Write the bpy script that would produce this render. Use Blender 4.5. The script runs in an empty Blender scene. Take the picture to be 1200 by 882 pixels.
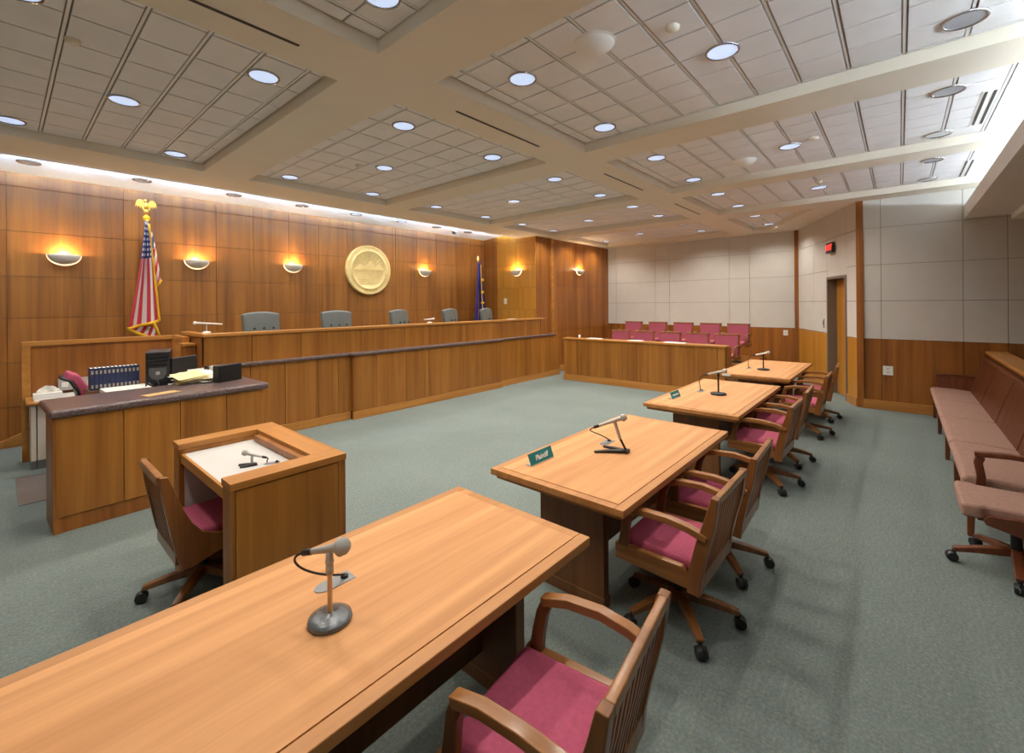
import bpy, bmesh, math, random
from mathutils import Vector, Matrix
random.seed(7)
SC = bpy.context.scene
COL = SC.collection
PI = math.pi
V = Vector

# ------------------------------------------------------------------ materials
def new_mat(name):
    m = bpy.data.materials.new(name); m.use_nodes = True
    nt = m.node_tree
    return m, nt, nt.nodes['Principled BSDF']

def plain(name, col, rough=.5, metal=0.0, spec=.5, bump=0, bscale=200, var=0.0, vscale=8):
    m, nt, b = new_mat(name)
    b.inputs['Base Color'].default_value = (*col, 1)
    b.inputs['Roughness'].default_value = rough
    b.inputs['Metallic'].default_value = metal
    b.inputs['Specular IOR Level'].default_value = spec
    tc = nt.nodes.new('ShaderNodeTexCoord')
    if var:
        n = nt.nodes.new('ShaderNodeTexNoise'); n.inputs['Scale'].default_value = vscale; n.inputs['Detail'].default_value = 5
        nt.links.new(tc.outputs['Object'], n.inputs['Vector'])
        r = nt.nodes.new('ShaderNodeValToRGB')
        r.color_ramp.elements[0].position = .3; r.color_ramp.elements[1].position = .7
        r.color_ramp.elements[0].color = (*[c * (1 - var) for c in col], 1)
        r.color_ramp.elements[1].color = (*[min(1, c * (1 + var)) for c in col], 1)
        nt.links.new(n.outputs['Fac'], r.inputs['Fac']); nt.links.new(r.outputs['Color'], b.inputs['Base Color'])
    if bump:
        n2 = nt.nodes.new('ShaderNodeTexNoise'); n2.inputs['Scale'].default_value = bscale; n2.inputs['Detail'].default_value = 3
        nt.links.new(tc.outputs['Object'], n2.inputs['Vector'])
        bp = nt.nodes.new('ShaderNodeBump'); bp.inputs['Strength'].default_value = bump; bp.inputs['Distance'].default_value = .01
        nt.links.new(n2.outputs['Fac'], bp.inputs['Height']); nt.links.new(bp.outputs['Normal'], b.inputs['Normal'])
    return m

def wood(name, dark, light, axis='z', fine=26, broad=5, rough=.38, isl=.18, spec=.4, coat=0.0):
    """veneer: streaks stretched along one axis, a tone of its own for every board"""
    m, nt, b = new_mat(name)
    N = nt.nodes.new; L = nt.links.new
    tc = N('ShaderNodeTexCoord'); geo = N('ShaderNodeNewGeometry')
    off = N('ShaderNodeVectorMath'); off.operation = 'SCALE'; off.inputs[0].default_value = (13.1, 7.7, 5.3)
    L(geo.outputs['Random Per Island'], off.inputs['Scale'])
    add = N('ShaderNodeVectorMath'); add.operation = 'ADD'
    L(tc.outputs['Object'], add.inputs[0]); L(off.outputs[0], add.inputs[1])
    def noise(sc, stretch, detail, dist):
        mp = N('ShaderNodeMapping')
        s = [sc, sc, sc]; s['xyz'.index(axis)] = sc * stretch
        mp.inputs['Scale'].default_value = s
        L((tc.outputs['Object'] if name == 'cherry_wall_veneer' else add.outputs[0]), mp.inputs['Vector'])
        n = N('ShaderNodeTexNoise'); n.inputs['Scale'].default_value = 1; n.inputs['Detail'].default_value = detail
        n.inputs['Roughness'].default_value = .6; n.inputs['Distortion'].default_value = dist
        L(mp.outputs['Vector'], n.inputs['Vector']); return n
    n1 = noise(fine, .03, 5, .4); n2 = noise(broad, .06, 3, .6)
    mx = N('ShaderNodeMath'); mx.operation = 'MULTIPLY_ADD'; mx.inputs[1].default_value = .45
    L(n1.outputs['Fac'], mx.inputs[0])
    m2 = N('ShaderNodeMath'); m2.operation = 'MULTIPLY'; m2.inputs[1].default_value = .55
    L(n2.outputs['Fac'], m2.inputs[0]); L(m2.outputs[0], mx.inputs[2])
    r = N('ShaderNodeValToRGB')
    e = r.color_ramp.elements
    e[0].position = .36; e[0].color = (*dark, 1); e[1].position = .64; e[1].color = (*light, 1)
    L(mx.outputs[0], r.inputs['Fac'])
    hv = N('ShaderNodeHueSaturation')
    mr = N('ShaderNodeMapRange'); mr.inputs['To Min'].default_value = 1 - isl; mr.inputs['To Max'].default_value = 1 + isl
    L(geo.outputs['Random Per Island'], mr.inputs['Value']); L(mr.outputs[0], hv.inputs['Value'])
    L(r.outputs['Color'], hv.inputs['Color']); L(hv.outputs['Color'], b.inputs['Base Color'])
    b.inputs['Roughness'].default_value = rough; b.inputs['Specular IOR Level'].default_value = spec
    b.inputs['Coat Weight'].default_value = coat; b.inputs['Coat Roughness'].default_value = .15
    return m

def emit(name, col, s):
    m, nt, b = new_mat(name)
    b.inputs['Base Color'].default_value = (*col, 1)
    b.inputs['Emission Color'].default_value = (*col, 1); b.inputs['Emission Strength'].default_value = s
    return m

def carpet_mat():
    m, nt, b = new_mat('carpet')
    N = nt.nodes.new; L = nt.links.new
    tc = N('ShaderNodeTexCoord')
    def noi(sc, det):
        n = N('ShaderNodeTexNoise'); n.inputs['Scale'].default_value = sc; n.inputs['Detail'].default_value = det
        L(tc.outputs['Object'], n.inputs['Vector']); return n
    n1 = noi(58, 9); n1.inputs['Roughness'].default_value = .78; n2 = noi(1.1, 3)
    mp = N('ShaderNodeMapping'); mp.inputs['Scale'].default_value = (9, 60, 1); L(tc.outputs['Object'], mp.inputs['Vector'])
    n3 = N('ShaderNodeTexNoise'); n3.inputs['Scale'].default_value = 1; n3.inputs['Detail'].default_value = 4; L(mp.outputs[0], n3.inputs['Vector'])
    r = N('ShaderNodeValToRGB'); cr = r.color_ramp
    cr.elements[0].position = .30; cr.elements[0].color = (.075, .10, .085, 1)
    cr.elements[1].position = .74; cr.elements[1].color = (.38, .36, .29, 1)
    for p, c in ((.42, (.16, .178, .155, 1)), (.5, (.155, .205, .205, 1)), (.6, (.238, .238, .198, 1))):
        x = cr.elements.new(p); x.color = c
    L(n1.outputs['Fac'], r.inputs['Fac'])
    hv = N('ShaderNodeHueSaturation')
    ad = N('ShaderNodeMath'); ad.operation = 'ADD'; L(n2.outputs['Fac'], ad.inputs[0]); L(n3.outputs['Fac'], ad.inputs[1])
    mr = N('ShaderNodeMapRange'); mr.inputs['From Min'].default_value = .7; mr.inputs['From Max'].default_value = 1.3
    mr.inputs['To Min'].default_value = .9; mr.inputs['To Max'].default_value = 1.1
    L(ad.outputs[0], mr.inputs['Value']); L(mr.outputs[0], hv.inputs['Value'])
    L(r.outputs['Color'], hv.inputs['Color']); L(hv.outputs['Color'], b.inputs['Base Color'])
    b.inputs['Roughness'].default_value = .95; b.inputs['Specular IOR Level'].default_value = .1
    bp = N('ShaderNodeBump'); bp.inputs['Strength'].default_value = .2; bp.inputs['Distance'].default_value = .002
    L(n1.outputs['Fac'], bp.inputs['Height']); L(bp.outputs['Normal'], b.inputs['Normal'])
    return m

def stone_mat():
    m, nt, b = new_mat('brown_stone')
    N = nt.nodes.new; L = nt.links.new
    tc = N('ShaderNodeTexCoord')
    n = N('ShaderNodeTexNoise'); n.inputs['Scale'].default_value = 90; n.inputs['Detail'].default_value = 6
    L(tc.outputs['Object'], n.inputs['Vector'])
    r = N('ShaderNodeValToRGB')
    r.color_ramp.elements[0].position = .35; r.color_ramp.elements[0].color = (.055, .03, .03, 1)
    r.color_ramp.elements[1].position = .68; r.color_ramp.elements[1].color = (.20, .14, .135, 1)
    L(n.outputs['Fac'], r.inputs['Fac']); L(r.outputs['Color'], b.inputs['Base Color'])
    b.inputs['Roughness'].default_value = .28
    return m

def flag_mat():
    """stripes run along v, canton with star dots where v < .36; driven by the cloth's UVs"""
    m, nt, b = new_mat('striped_flag_cloth')
    N = nt.nodes.new; L = nt.links.new
    uv = N('ShaderNodeUVMap'); uv.uv_map = 'UVMap'
    sp = N('ShaderNodeSeparateXYZ'); L(uv.outputs[0], sp.inputs[0])
    def M(op, a, bb=None):
        n = N('ShaderNodeMath'); n.operation = op
        for i, x in enumerate((a, bb)):
            if x is None: continue
            if isinstance(x, (int, float)): n.inputs[i].default_value = x
            else: L(x, n.inputs[i])
        return n.outputs[0]
    s = M('FRACT', M('MULTIPLY', sp.outputs[0], 3.5))
    red = M('LESS_THAN', s, .5)
    mix = N('ShaderNodeMix'); mix.data_type = 'RGBA'
    mix.inputs['A'].default_value = (.78, .75, .72, 1); mix.inputs['B'].default_value = (.50, .02, .045, 1)
    L(red, mix.inputs['Factor'])
    cu = M('SUBTRACT', M('FRACT', M('MULTIPLY', sp.outputs[0], 4.0)), .5)
    row = M('MULTIPLY', sp.outputs[1], 20.0)
    cv = M('SUBTRACT', M('FRACT', row), .5)
    d = M('ADD', M('MULTIPLY', cu, cu), M('MULTIPLY', cv, cv))
    star = M('LESS_THAN', d, .085)
    mc = N('ShaderNodeMix'); mc.data_type = 'RGBA'
    mc.inputs['A'].default_value = (.022, .03, .16, 1); mc.inputs['B'].default_value = (.8, .8, .8, 1)
    L(star, mc.inputs['Factor'])
    can = M('LESS_THAN', sp.outputs[1], .36)
    fin = N('ShaderNodeMix'); fin.data_type = 'RGBA'
    L(can, fin.inputs['Factor']); L(mix.outputs['Result'], fin.inputs['A']); L(mc.outputs['Result'], fin.inputs['B'])
    L(fin.outputs['Result'], b.inputs['Base Color']); b.inputs['Roughness'].default_value = .6
    return m

M = {}
M['wall_wood'] = wood('cherry_wall_veneer', (.165, .054, .0105), (.37, .138, .026), 'z', 15, 4.2, .36, .07)
M['bench_wood'] = wood('honey_cherry_panel', (.22, .078, .012), (.40, .165, .030), 'z', 18, 4, .33, .10)
M['bench_trim'] = wood('honey_cherry_rail', (.33, .13, .024), (.50, .225, .052), 'x', 20, 5, .33, .05)
M['bench_trim_y'] = wood('honey_cherry_rail_cross', (.33, .13, .024), (.50, .225, .052), 'y', 20, 5, .33, .05)
M['table_field'] = wood('light_cherry_top', (.50, .225, .078), (.69, .34, .135), 'x', 22, 7, .5, .04, spec=.3)
M['table_edge'] = wood('cherry_top_border', (.38, .155, .042), (.53, .24, .072), 'x', 26, 6, .4, .06)
M['table_base'] = wood('dark_cherry_base', (.12, .045, .014), (.20, .082, .026), 'z', 20, 5, .4, .08)
M['chair_wood'] = wood('red_brown_chair_wood', (.13, .044, .011), (.26, .098, .027), 'z', 30, 8, .3, .08, coat=.15)
M['arm_wood'] = wood('red_brown_arm_wood', (.21, .08, .021), (.38, .16, .045), 'y', 30, 8, .28, .06, coat=.2)
M['dark_chair_wood'] = wood('mahogany_wood', (.10, .028, .012), (.19, .06, .024), 'z', 30, 8, .32, .08, coat=.1)
M['pink'] = plain('rose_upholstery', (.44, .085, .15), .8, 0, .2, .25, 400, .10, 60)
M['pink_back'] = plain('dusty_rose_upholstery', (.36, .085, .125), .85, 0, .2, .2, 400, .08, 60)
M['tan'] = plain('dusty_pink_tan_upholstery', (.36, .215, .168), .85, 0, .2, .3, 300, .12, 45)
M['leather'] = plain('grey_green_leather', (.13, .145, .137), .42, 0, .5, .12, 60, .06, 10)
M['black'] = plain('black_plastic', (.012, .012, .014), .4)
M['black_metal'] = plain('black_metal', (.015, .015, .016), .35, .3)
M['grey_metal'] = plain('grey_metal', (.42, .40, .37), .38, .6)
M['mic_grey'] = plain('microphone_grey', (.46, .44, .41), .45, .35)
M['mesh_grey'] = plain('microphone_grille', (.50, .50, .47), .5, .5, .5, .8, 700)
M['tan_pole'] = plain('tan_reflection_pole', (.78, .50, .25), .3, .15)  # tan reflection put into the pole's own colour
M['gunmetal'] = plain('hammered_gunmetal', (.17, .185, .20), .22, .55, .5, .12, 160)
M['plate_grey'] = plain('brushed_plate', (.27, .28, .29), .35, .7)
M['carpet'] = carpet_mat()
M['stone'] = stone_mat()
M['fabric_wall'] = plain('pale_fabric_panel', (.61, .59, .55), .9, 0, .1, .1, 500, .03, 3)
M['joint'] = plain('dark_joint', (.09, .055, .03), .8)
M['wood_joint'] = plain('wood_joint', (.10, .038, .012), .7)
M['beam'] = plain('tan_ceiling_paint', (.79, .73, .61), .85, 0, .2, .06, 300, .02, 2)
M['tile'] = plain('acoustic_tile', (.83, .82, .815), .9, 0, .1, .25, 350, .03, 4)
M['tee'] = plain('ceiling_grid_metal', (.80, .78, .75), .5, .0)
M['tee_dark'] = plain('ceiling_reveal', (.42, .38, .33), .9)
M['white_paint'] = plain('white_paint', (.84, .83, .80), .7, 0, .3, .05, 200, .02, 3)
M['bright_white'] = plain('bright_white_paint', (.90, .91, .92), .7, 0, .3)
M['white'] = plain('white_plastic', (.80, .79, .75), .45)
M['plaster'] = plain('plaster_bowl', (.86, .84, .79), .7)
M['laminate'] = plain('white_laminate', (.56, .54, .52), .5, 0, .3, 0, 1, .02, 5)
M['cream'] = plain('cream_laminate', (.62, .56, .48), .6)
M['gold'] = plain('gold_leaf', (.95, .72, .31), .5, .08, .5, .25, 30, .10, 9)
M['gold_fringe'] = plain('gold_fringe', (.85, .48, .02), .6, 0, .3, .6, 240)
M['old_gold'] = plain('old_gold', (.66, .40, .07), .35, .5)
M['flag'] = flag_mat()
M['blue_cloth'] = plain('indigo_cloth', (.03, .026, .16), .7, 0, .2, 0, 1, .25, 9)
M['dull_gilt'] = plain('dull_gilt', (.36, .31, .24), .6)
M['navy'] = plain('navy_binding', (.016, .024, .085), .5)
M['red_glow'] = emit('red_sign_light', (1.0, .06, .05), 1.2)
M['lens'] = emit('downlight_lens', (.58, .72, 1.0), .72)
M['lens_off'] = plain('wallwasher_lens', (.72, .78, .86), .12, .5)
M['chrome'] = plain('polished_ring', (.50, .50, .52), .18, .9)
M['sconce_glow'] = emit('sconce_glow', (1.0, .74, .45), 1.15)
M['added_cove_tube'] = emit('added_cove_tube', (.76, .88, 1.0), 105.0)
M['slot_tube'] = emit('slot_tube', (.52, .76, 1.0), 760.0)
M['paper'] = plain('paper', (.82, .80, .74), .8)
M['yellow_paper'] = plain('yellow_paper', (.78, .68, .34), .8)
M['green_sign'] = plain('teal_sign', (.012, .19, .20), .4)
M['kraft'] = plain('kraft_folder', (.58, .36, .14), .8)
M['bronze'] = plain('bronze_door_frame', (.19, .15, .115), .5, .2)
M['mat_plastic'] = plain('brown_floor_mat', (.16, .135, .125), .45)
M['door_wood'] = wood('golden_door_and_lit_wall_veneer', (.40, .16, .018), (.55, .255, .038), 'z', 18, 4, .35, .05)
M['steel'] = plain('satin_steel', (.55, .54, .52), .3, .9)

# ------------------------------------------------------------------ mesh builder
class MB:
    def __init__(s): s.bm = bmesh.new(); s.mi = 0
    def _face(s, vs):
        try:
            f = s.bm.faces.new(vs); f.material_index = s.mi; return f
        except ValueError: return None
    def hexa(s, p):
        v = [s.bm.verts.new(q) for q in p]
        for q in ((3, 2, 1, 0), (4, 5, 6, 7), (0, 1, 5, 4), (1, 2, 6, 5), (2, 3, 7, 6), (3, 0, 4, 7)): s._face([v[i] for i in q])
    def box(s, x0, x1, y0, y1, z0, z1):
        s.hexa([(x0, y0, z0), (x1, y0, z0), (x1, y1, z0), (x0, y1, z0), (x0, y0, z1), (x1, y0, z1), (x1, y1, z1), (x0, y1, z1)]); return s
    def obox(s, o, u, v, n, u0, u1, v0, v1, n0, n1):
        P = lambda a, b, c: o + u * a + v * b + n * c
        s.hexa([P(u0, v0, n0), P(u1, v0, n0), P(u1, v1, n0), P(u0, v1, n0), P(u0, v0, n1), P(u1, v0, n1), P(u1, v1, n1), P(u0, v1, n1)]); return s
    def prism(s, poly, axis, a, b):
        """poly: 2D points in the plane across axis ('x': (y,z), 'y': (x,z), 'z': (x,y))"""
        def P(p, t): return {'x': (t, p[0], p[1]), 'y': (p[0], t, p[1]), 'z': (p[0], p[1], t)}[axis]
        A = [s.bm.verts.new(P(p, a)) for p in poly]; B = [s.bm.verts.new(P(p, b)) for p in poly]
        s._face(list(reversed(A))); s._face(B); n = len(poly)
        for i in range(n): s._face([A[i], A[(i + 1) % n], B[(i + 1) % n], B[i]])
        return s
    def cyl(s, p0, p1, r0, r1=None, n=16, cap=True):
        r1 = r0 if r1 is None else r1
        p0, p1 = V(p0), V(p1); d = (p1 - p0).normalized()
        t = V((0, 0, 1)) if abs(d.z) < .9 else V((1, 0, 0))
        a = d.cross(t).normalized(); b = d.cross(a)
        rings = []
        for p, r in ((p0, r0), (p1, r1)):
            rings.append([s.bm.verts.new(p + (a * math.cos(2 * PI * k / n) + b * math.sin(2 * PI * k / n)) * r) for k in range(n)])
        for k in range(n): s._face([rings[0][k], rings[0][(k + 1) % n], rings[1][(k + 1) % n], rings[1][k]])
        if cap: s._face(list(reversed(rings[0]))); s._face(rings[1])
        return s
    def lathe(s, prof, c=(0, 0, 0), axis=(0, 0, 1), n=24, a0=0, a1=2 * PI):
        """prof: (radius, height) pairs turned about axis through c"""
        c = V(c); d = V(axis).normalized(); t = V((1, 0, 0)) if abs(d.x) < .9 else V((0, 1, 0))
        a = (t - d * t.dot(d)).normalized(); b = d.cross(a)
        full = abs(a1 - a0 - 2 * PI) < 1e-6; m = n if full else n + 1
        rings = []
        for r, h in prof:
            if r < 1e-6: rings.append([s.bm.verts.new(c + d * h)])
            else: rings.append([s.bm.verts.new(c + d * h + (a * math.cos(a0 + (a1 - a0) * k / n) + b * math.sin(a0 + (a1 - a0) * k / n)) * r) for k in range(m)])
        for i in range(len(rings) - 1):
            A, B = rings[i], rings[i + 1]
            for k in range(n):
                k2 = (k + 1) % m
                if len(A) == 1 and len(B) == 1: continue
                if len(A) == 1: s._face([A[0], B[k2], B[k]])
                elif len(B) == 1: s._face([A[k], A[k2], B[0]])
                else: s._face([A[k], A[k2], B[k2], B[k]])
        return s
    def ball(s, c, r, n=16, sz=1.0):
        return s.lathe([(r * math.sin(PI * k / 10), -r * sz * math.cos(PI * k / 10)) for k in range(11)], c, (0, 0, 1), n)
    def sweep(s, pts, w, h, side=(1, 0, 0)):
        """rectangular bar along pts; w measured along side, h across"""
        pts = [V(p) for p in pts]; side = V(side); rings = []
        for i, p in enumerate(pts):
            d = (pts[min(i + 1, len(pts) - 1)] - pts[max(i - 1, 0)]).normalized()
            sd = (side - d * side.dot(d)).normalized(); up = d.cross(sd)
            ww = w[i] if isinstance(w, (list, tuple)) else w; hh = h[i] if isinstance(h, (list, tuple)) else h
            rings.append([s.bm.verts.new(p + sd * (a * ww / 2) + up * (b * hh / 2)) for a, b in ((-1, -1), (1, -1), (1, 1), (-1, 1))])
        for A, B in zip(rings, rings[1:]):
            for k in range(4): s._face([A[k], A[(k + 1) % 4], B[(k + 1) % 4], B[k]])
        s._face(list(reversed(rings[0]))); s._face(rings[-1]); return s
    def tube(s, pts, r, n=8):
        pts = [V(p) for p in pts]; rings = []; prev = None
        for i, p in enumerate(pts):
            d = (pts[min(i + 1, len(pts) - 1)] - pts[max(i - 1, 0)]).normalized()
            if prev is None:
                t = V((0, 0, 1)) if abs(d.z) < .9 else V((1, 0, 0)); a = d.cross(t).normalized()
            else: a = (prev - d * prev.dot(d)).normalized()
            prev = a; b = d.cross(a)
            rings.append([s.bm.verts.new(p + (a * math.cos(2 * PI * k / n) + b * math.sin(2 * PI * k / n)) * r) for k in range(n)])
        for A, B in zip(rings, rings[1:]):
            for k in range(n): s._face([A[k], A[(k + 1) % n], B[(k + 1) % n], B[k]])
        s._face(list(reversed(rings[0]))); s._face(rings[-1]); return s
    def grid(s, fn, nu, nv, uvfn=None):
        vs = [[s.bm.verts.new(fn(i / nu, j / nv)) for i in range(nu + 1)] for j in range(nv + 1)]
        lay = s.bm.loops.layers.uv.new('UVMap') if uvfn else None
        for j in range(nv):
            for i in range(nu):
                f = s._face([vs[j][i], vs[j][i + 1], vs[j + 1][i + 1], vs[j + 1][i]])
                if f and uvfn:
                    for lp, (a, b) in zip(f.loops, ((i, j), (i + 1, j), (i + 1, j + 1), (i, j + 1))): lp[lay].uv = uvfn(a / nu, b / nv)
        return s
    def build(s, name, mats, parent=None, loc=None, bevel=0, seg=2, smooth=False, subsurf=0, world=False, solid=0):
        bm = s.bm
        if not isinstance(mats, (list, tuple)): mats = [mats]
        if loc is not None: bmesh.ops.translate(bm, verts=bm.verts[:], vec=-V(loc))
        elif parent is not None and world: bmesh.ops.translate(bm, verts=bm.verts[:], vec=-parent.matrix_basis.translation)
        bmesh.ops.recalc_face_normals(bm, faces=bm.faces[:])
        me = bpy.data.meshes.new(name); bm.to_mesh(me); bm.free()
        for m in mats: me.materials.append(m)
        o = bpy.data.objects.new(name, me); COL.objects.link(o)
        if loc is not None: o.location = loc
        if parent is not None: o.parent = parent
        if smooth:
            for p in me.polygons: p.use_smooth = True
        if solid:
            md = o.modifiers.new('solid', 'SOLIDIFY'); md.thickness = solid
        if bevel:
            md = o.modifiers.new('bevel', 'BEVEL'); md.width = bevel; md.segments = seg; md.limit_method = 'ANGLE'; md.angle_limit = math.radians(40)
            if not smooth and seg > 1:
                for p in me.polygons: p.use_smooth = True
                wn = o.modifiers.new('wn', 'WEIGHTED_NORMAL'); wn.keep_sharp = True
        if subsurf:
            md = o.modifiers.new('sub', 'SUBSURF'); md.levels = subsurf; md.render_levels = subsurf
        return o

def tag(o, label=None, cat=None, group=None, kind=None):
    if label: o['label'] = label
    if cat: o['category'] = cat
    if group: o['group'] = group
    if kind: o['kind'] = kind
    return o
def thing(name, label, cat, loc=(0, 0, 0), rz=0, group=None):
    o = bpy.data.objects.new(name, None); COL.objects.link(o); o.empty_display_size = .1
    o.location = loc; o.rotation_euler = (0, 0, rz)
    return tag(o, label, cat, group)
def dup(root, loc, rz, label, group=None):
    def cp(o, par):
        c = o.copy(); COL.objects.link(c)
        if par is not None: c.parent = par
        for ch in list(o.children): cp(ch, c)
        return c
    r = cp(root, None); r.location = loc; r.rotation_euler = (0, 0, rz)
    tag(r, label, None, group); return r
def struct(o): o['kind'] = 'structure'; return o
def lamp(name, kind, loc, energy, col, parent=None, **kw):
    l = bpy.data.lights.new(name, kind); l.energy = energy; l.color = col
    for k, v in kw.items(): setattr(l, k, v)
    o = bpy.data.objects.new(name, l); COL.objects.link(o); o.location = loc
    if parent is not None: o.parent = parent
    return o
ORD = ['first', 'second', 'third', 'fourth', 'fifth', 'sixth']

# ------------------------------------------------------------------ room shell
ZB, ZT = 3.53, 3.625
XL, YR = -2.6, -4.6           # behind the camera
struct(MB().box(XL - .2, 13.0, YR - .2, 9.0, -.12, 0).build('floor', M['carpet']))

def panel_wall(name, o, u, n, length, ujoints, zrows, thick=.02, gap=.006, mats=None, cols=None, back=.1):
    """zrows: list of (z0, z1, slot); boards between the joints with shadow gaps over a dark backing"""
    mb = MB(); o, u, n = V(o), V(u).normalized(), V(n).normalized(); z = V((0, 0, 1))
    mb.mi = 0
    zt = max(r[1] for r in zrows)
    mb.obox(o, u, z, n, 0, length, 0, zt, -back, 0)
    us = [0] + [j for j in ujoints if 0 < j < length] + [length]
    for z0, z1, slot in zrows:
        mb.mi = slot
        for ci, (a, b) in enumerate(zip(us, us[1:])):
            if cols: mb.mi = cols[ci]
            mb.obox(o, u, z, n, a + gap / 2, b - gap / 2, z0 + gap / 2, z1 - gap / 2, 0, thick)
    return struct(mb.build(name, mats, loc=tuple(o)))

WOODROWS = [(0, .52, 1), (.52, 1.10, 1), (1.10, 1.68, 1), (1.68, 2.24, 1), (2.24, 2.83, 1), (2.83, 3.42, 1), (3.42, 3.66, 1)]
wm = [M['wood_joint'], M['wall_wood']]
panel_wall('wall_bench', (XL, 8.79, 0), (1, 0, 0), (0, -1, 0), 8.92 - XL, [XL * -1 + x for x in (-1.15, .06, 1.22, 2.42, 3.0, 3.62, 4.2, 4.8, 6.0, 6.6, 7.2, 8.4)], WOODROWS, mats=wm)
panel_wall('wall_bench_return', (8.92, 8.79, 0), (0, -1, 0), (-1, 0, 0), 1.855, [.52, 1.2], WOODROWS, mats=wm + [M['door_wood']], cols=[1, 2, 2])  # golden columns: warm lamp light put into the veneer colour
panel_wall('wall_alcove', (8.925, 6.95, 0), (1, 0, 0), (0, -1, 0), 3.72, [.70, 1.75, 2.75], [(0, 1.10, 1), (1.10, 2.30, 1), (2.30, 3.56, 1)], mats=wm)
FM = [M['joint'], M['fabric_wall'], M['wall_wood']]
def fabric_rows(top): return [(0, 1.18, 2), (1.18, 1.82, 1), (1.82, 2.43, 1), (2.43, 3.05, 1), (3.05, top, 1)]
panel_wall('wall_jury', (12.62, 6.95, 0), (0, -1, 0), (-1, 0, 0), 5.12, [.30, 1.56, 1.98, 3.58, 4.06], fabric_rows(3.56), mats=FM)
# entry wall (angled) with a doorway
A, B = V((12.62, 1.83, 0)), V((9.70, .53, 0))
ud = (B - A).normalized(); nd = V((ud.y, -ud.x, 0)); 
if nd.dot(V((0, 0, 0)) - A) < 0: nd = -nd
LD = (B - A).length; D0, D1, DH = LD - 1.34, LD - .42, 2.30
def entry_wall():
    mb = MB(); z = V((0, 0, 1))
    mb.mi = 0
    mb.obox(A, ud, z, nd, 0, D0, 0, 3.56, -.1, 0); mb.obox(A, ud, z, nd, D1, LD, 0, 3.56, -.1, 0); mb.obox(A, ud, z, nd, D0, D1, DH, 3.56, -.1, 0)
    g = .004
    for (a, b) in ((0, D0 - .75), (D0 - .75, D0), (D1, LD)):
        for z0, z1, sl in fabric_rows(3.56):
            mb.mi = sl
            if z0 < DH < z1 and False: pass
            mb.obox(A, ud, z, nd, a + g, b - g, z0 + g, z1 - g, 0, .02)
    for z0, z1, sl in ((DH, 3.05, 1), (3.05, 3.56, 1)):
        mb.mi = sl; mb.obox(A, ud, z, nd, D0 + g, D1 - g, z0 + g, z1 - g, 0, .02)
    return struct(mb.build('wall_entry', [M['joint'], M['fabric_wall'], M['door_wood']], loc=tuple(A)))
entry_wall()
d = thing('door_1', None, None, tuple(A + ud * D0)); d['kind'] = 'structure'
z = V((0, 0, 1)); mb = MB()
for a, b in ((D0, D0 + .05), (D1 - .05, D1)): mb.obox(A, ud, z, nd, a, b, 0, DH, -.2, .035)
mb.obox(A, ud, z, nd, D0 + .05, D1 - .05, DH - .05, DH, -.2, .035)
mb.build('door_frame', M['bronze'], d, bevel=.004, world=True)
mb = MB().obox(A, ud, z, nd, D0 + .055, D1 - .055, .01, DH - .055, -.17, -.125); leaf = mb.build('door_leaf', M['door_wood'], d, world=True)
mb = MB().obox(A, ud, z, nd, D0 + .08, D1 - .08, .03, .27, -.125, -.12); k = mb.build('kick_plate', M['steel'], leaf, world=True); k.location -= leaf.location
hp = A + ud * (D0 + .12) + nd * -.12
mb = MB().cyl(hp + z * 1.0, hp + z * 1.0 + nd * .06, .02).cyl(hp + z * 1.0 + nd * .05, hp + z * 1.0 + nd * .05 + ud * .13, .011).obox(hp, ud, z, nd, -.03, .03, .9, 1.1, -.003, .004)
mb.build('door_handle', M['steel'], leaf, world=True, smooth=False, bevel=.002)
# gallery-side wall at the right
panel_wall('wall_right', (9.72, .53, 0), (0, -1, 0), (-1, 0, 0), 5.2, [.30, 1.27, 1.735, 2.9, 4.1], fabric_rows(3.53), mats=FM)
# vertical wood trims at the two corners, and one on the alcove
mb = MB().box(12.54, 12.60, 1.78, 1.90, 0, 3.53); struct(mb.build('trim_1', M['wall_wood'], loc=(12.57, 1.84, 0), bevel=.004))
mb = MB().prism([(9.665, .46), (9.70, .46), (9.72, .56), (9.685, .56)], 'z', 0, 3.53); struct(mb.build('trim_2', M['wall_wood'], loc=(9.68, .52, 0), bevel=.004))
mb = MB().box(9.52, 9.60, 6.88, 6.935, 0, 3.53); struct(mb.build('trim_3', M['bench_trim'], loc=(9.56, 6.9, 0), bevel=.006))
# baseboards
mb = MB().box(9.66, 9.70, -4.6, .47, 0, .15); struct(mb.build('baseboard_right', M['bench_trim_y'], loc=(9.68, -2, 0), bevel=.004))
mb = MB(); o = A + nd * .02
mb.obox(o, ud, z, nd, .1, D0 - .01, 0, .15, 0, .02); mb.obox(o, ud, z, nd, D1 + .01, LD - .02, 0, .15, 0, .02)
struct(mb.build('baseboard_entry', M['bench_trim_y'], loc=tuple(A), bevel=.004))
mb = MB().box(12.56, 12.60, 1.92, 6.9, 0, .15); struct(mb.build('baseboard_jury', M['bench_trim_y'], loc=(12.6, 4, 0), bevel=.004))
mb = MB().box(9.62, 12.55, 6.89, 6.93, 0, .15); struct(mb.build('baseboard_alcove', M['bench_trim'], loc=(11, 6.9, 0), bevel=.004))
mb = MB().box(XL, .02, 8.73, 8.77, 0, .10); mb.prism([(.02, 0), (.55, 0), (.55, .34), (.02, .10)], 'y', 8.73, 8.77)
struct(mb.build('baseboard_bench', M['bench_trim'], loc=(0, 8.75, 0), bevel=.004))
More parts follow.
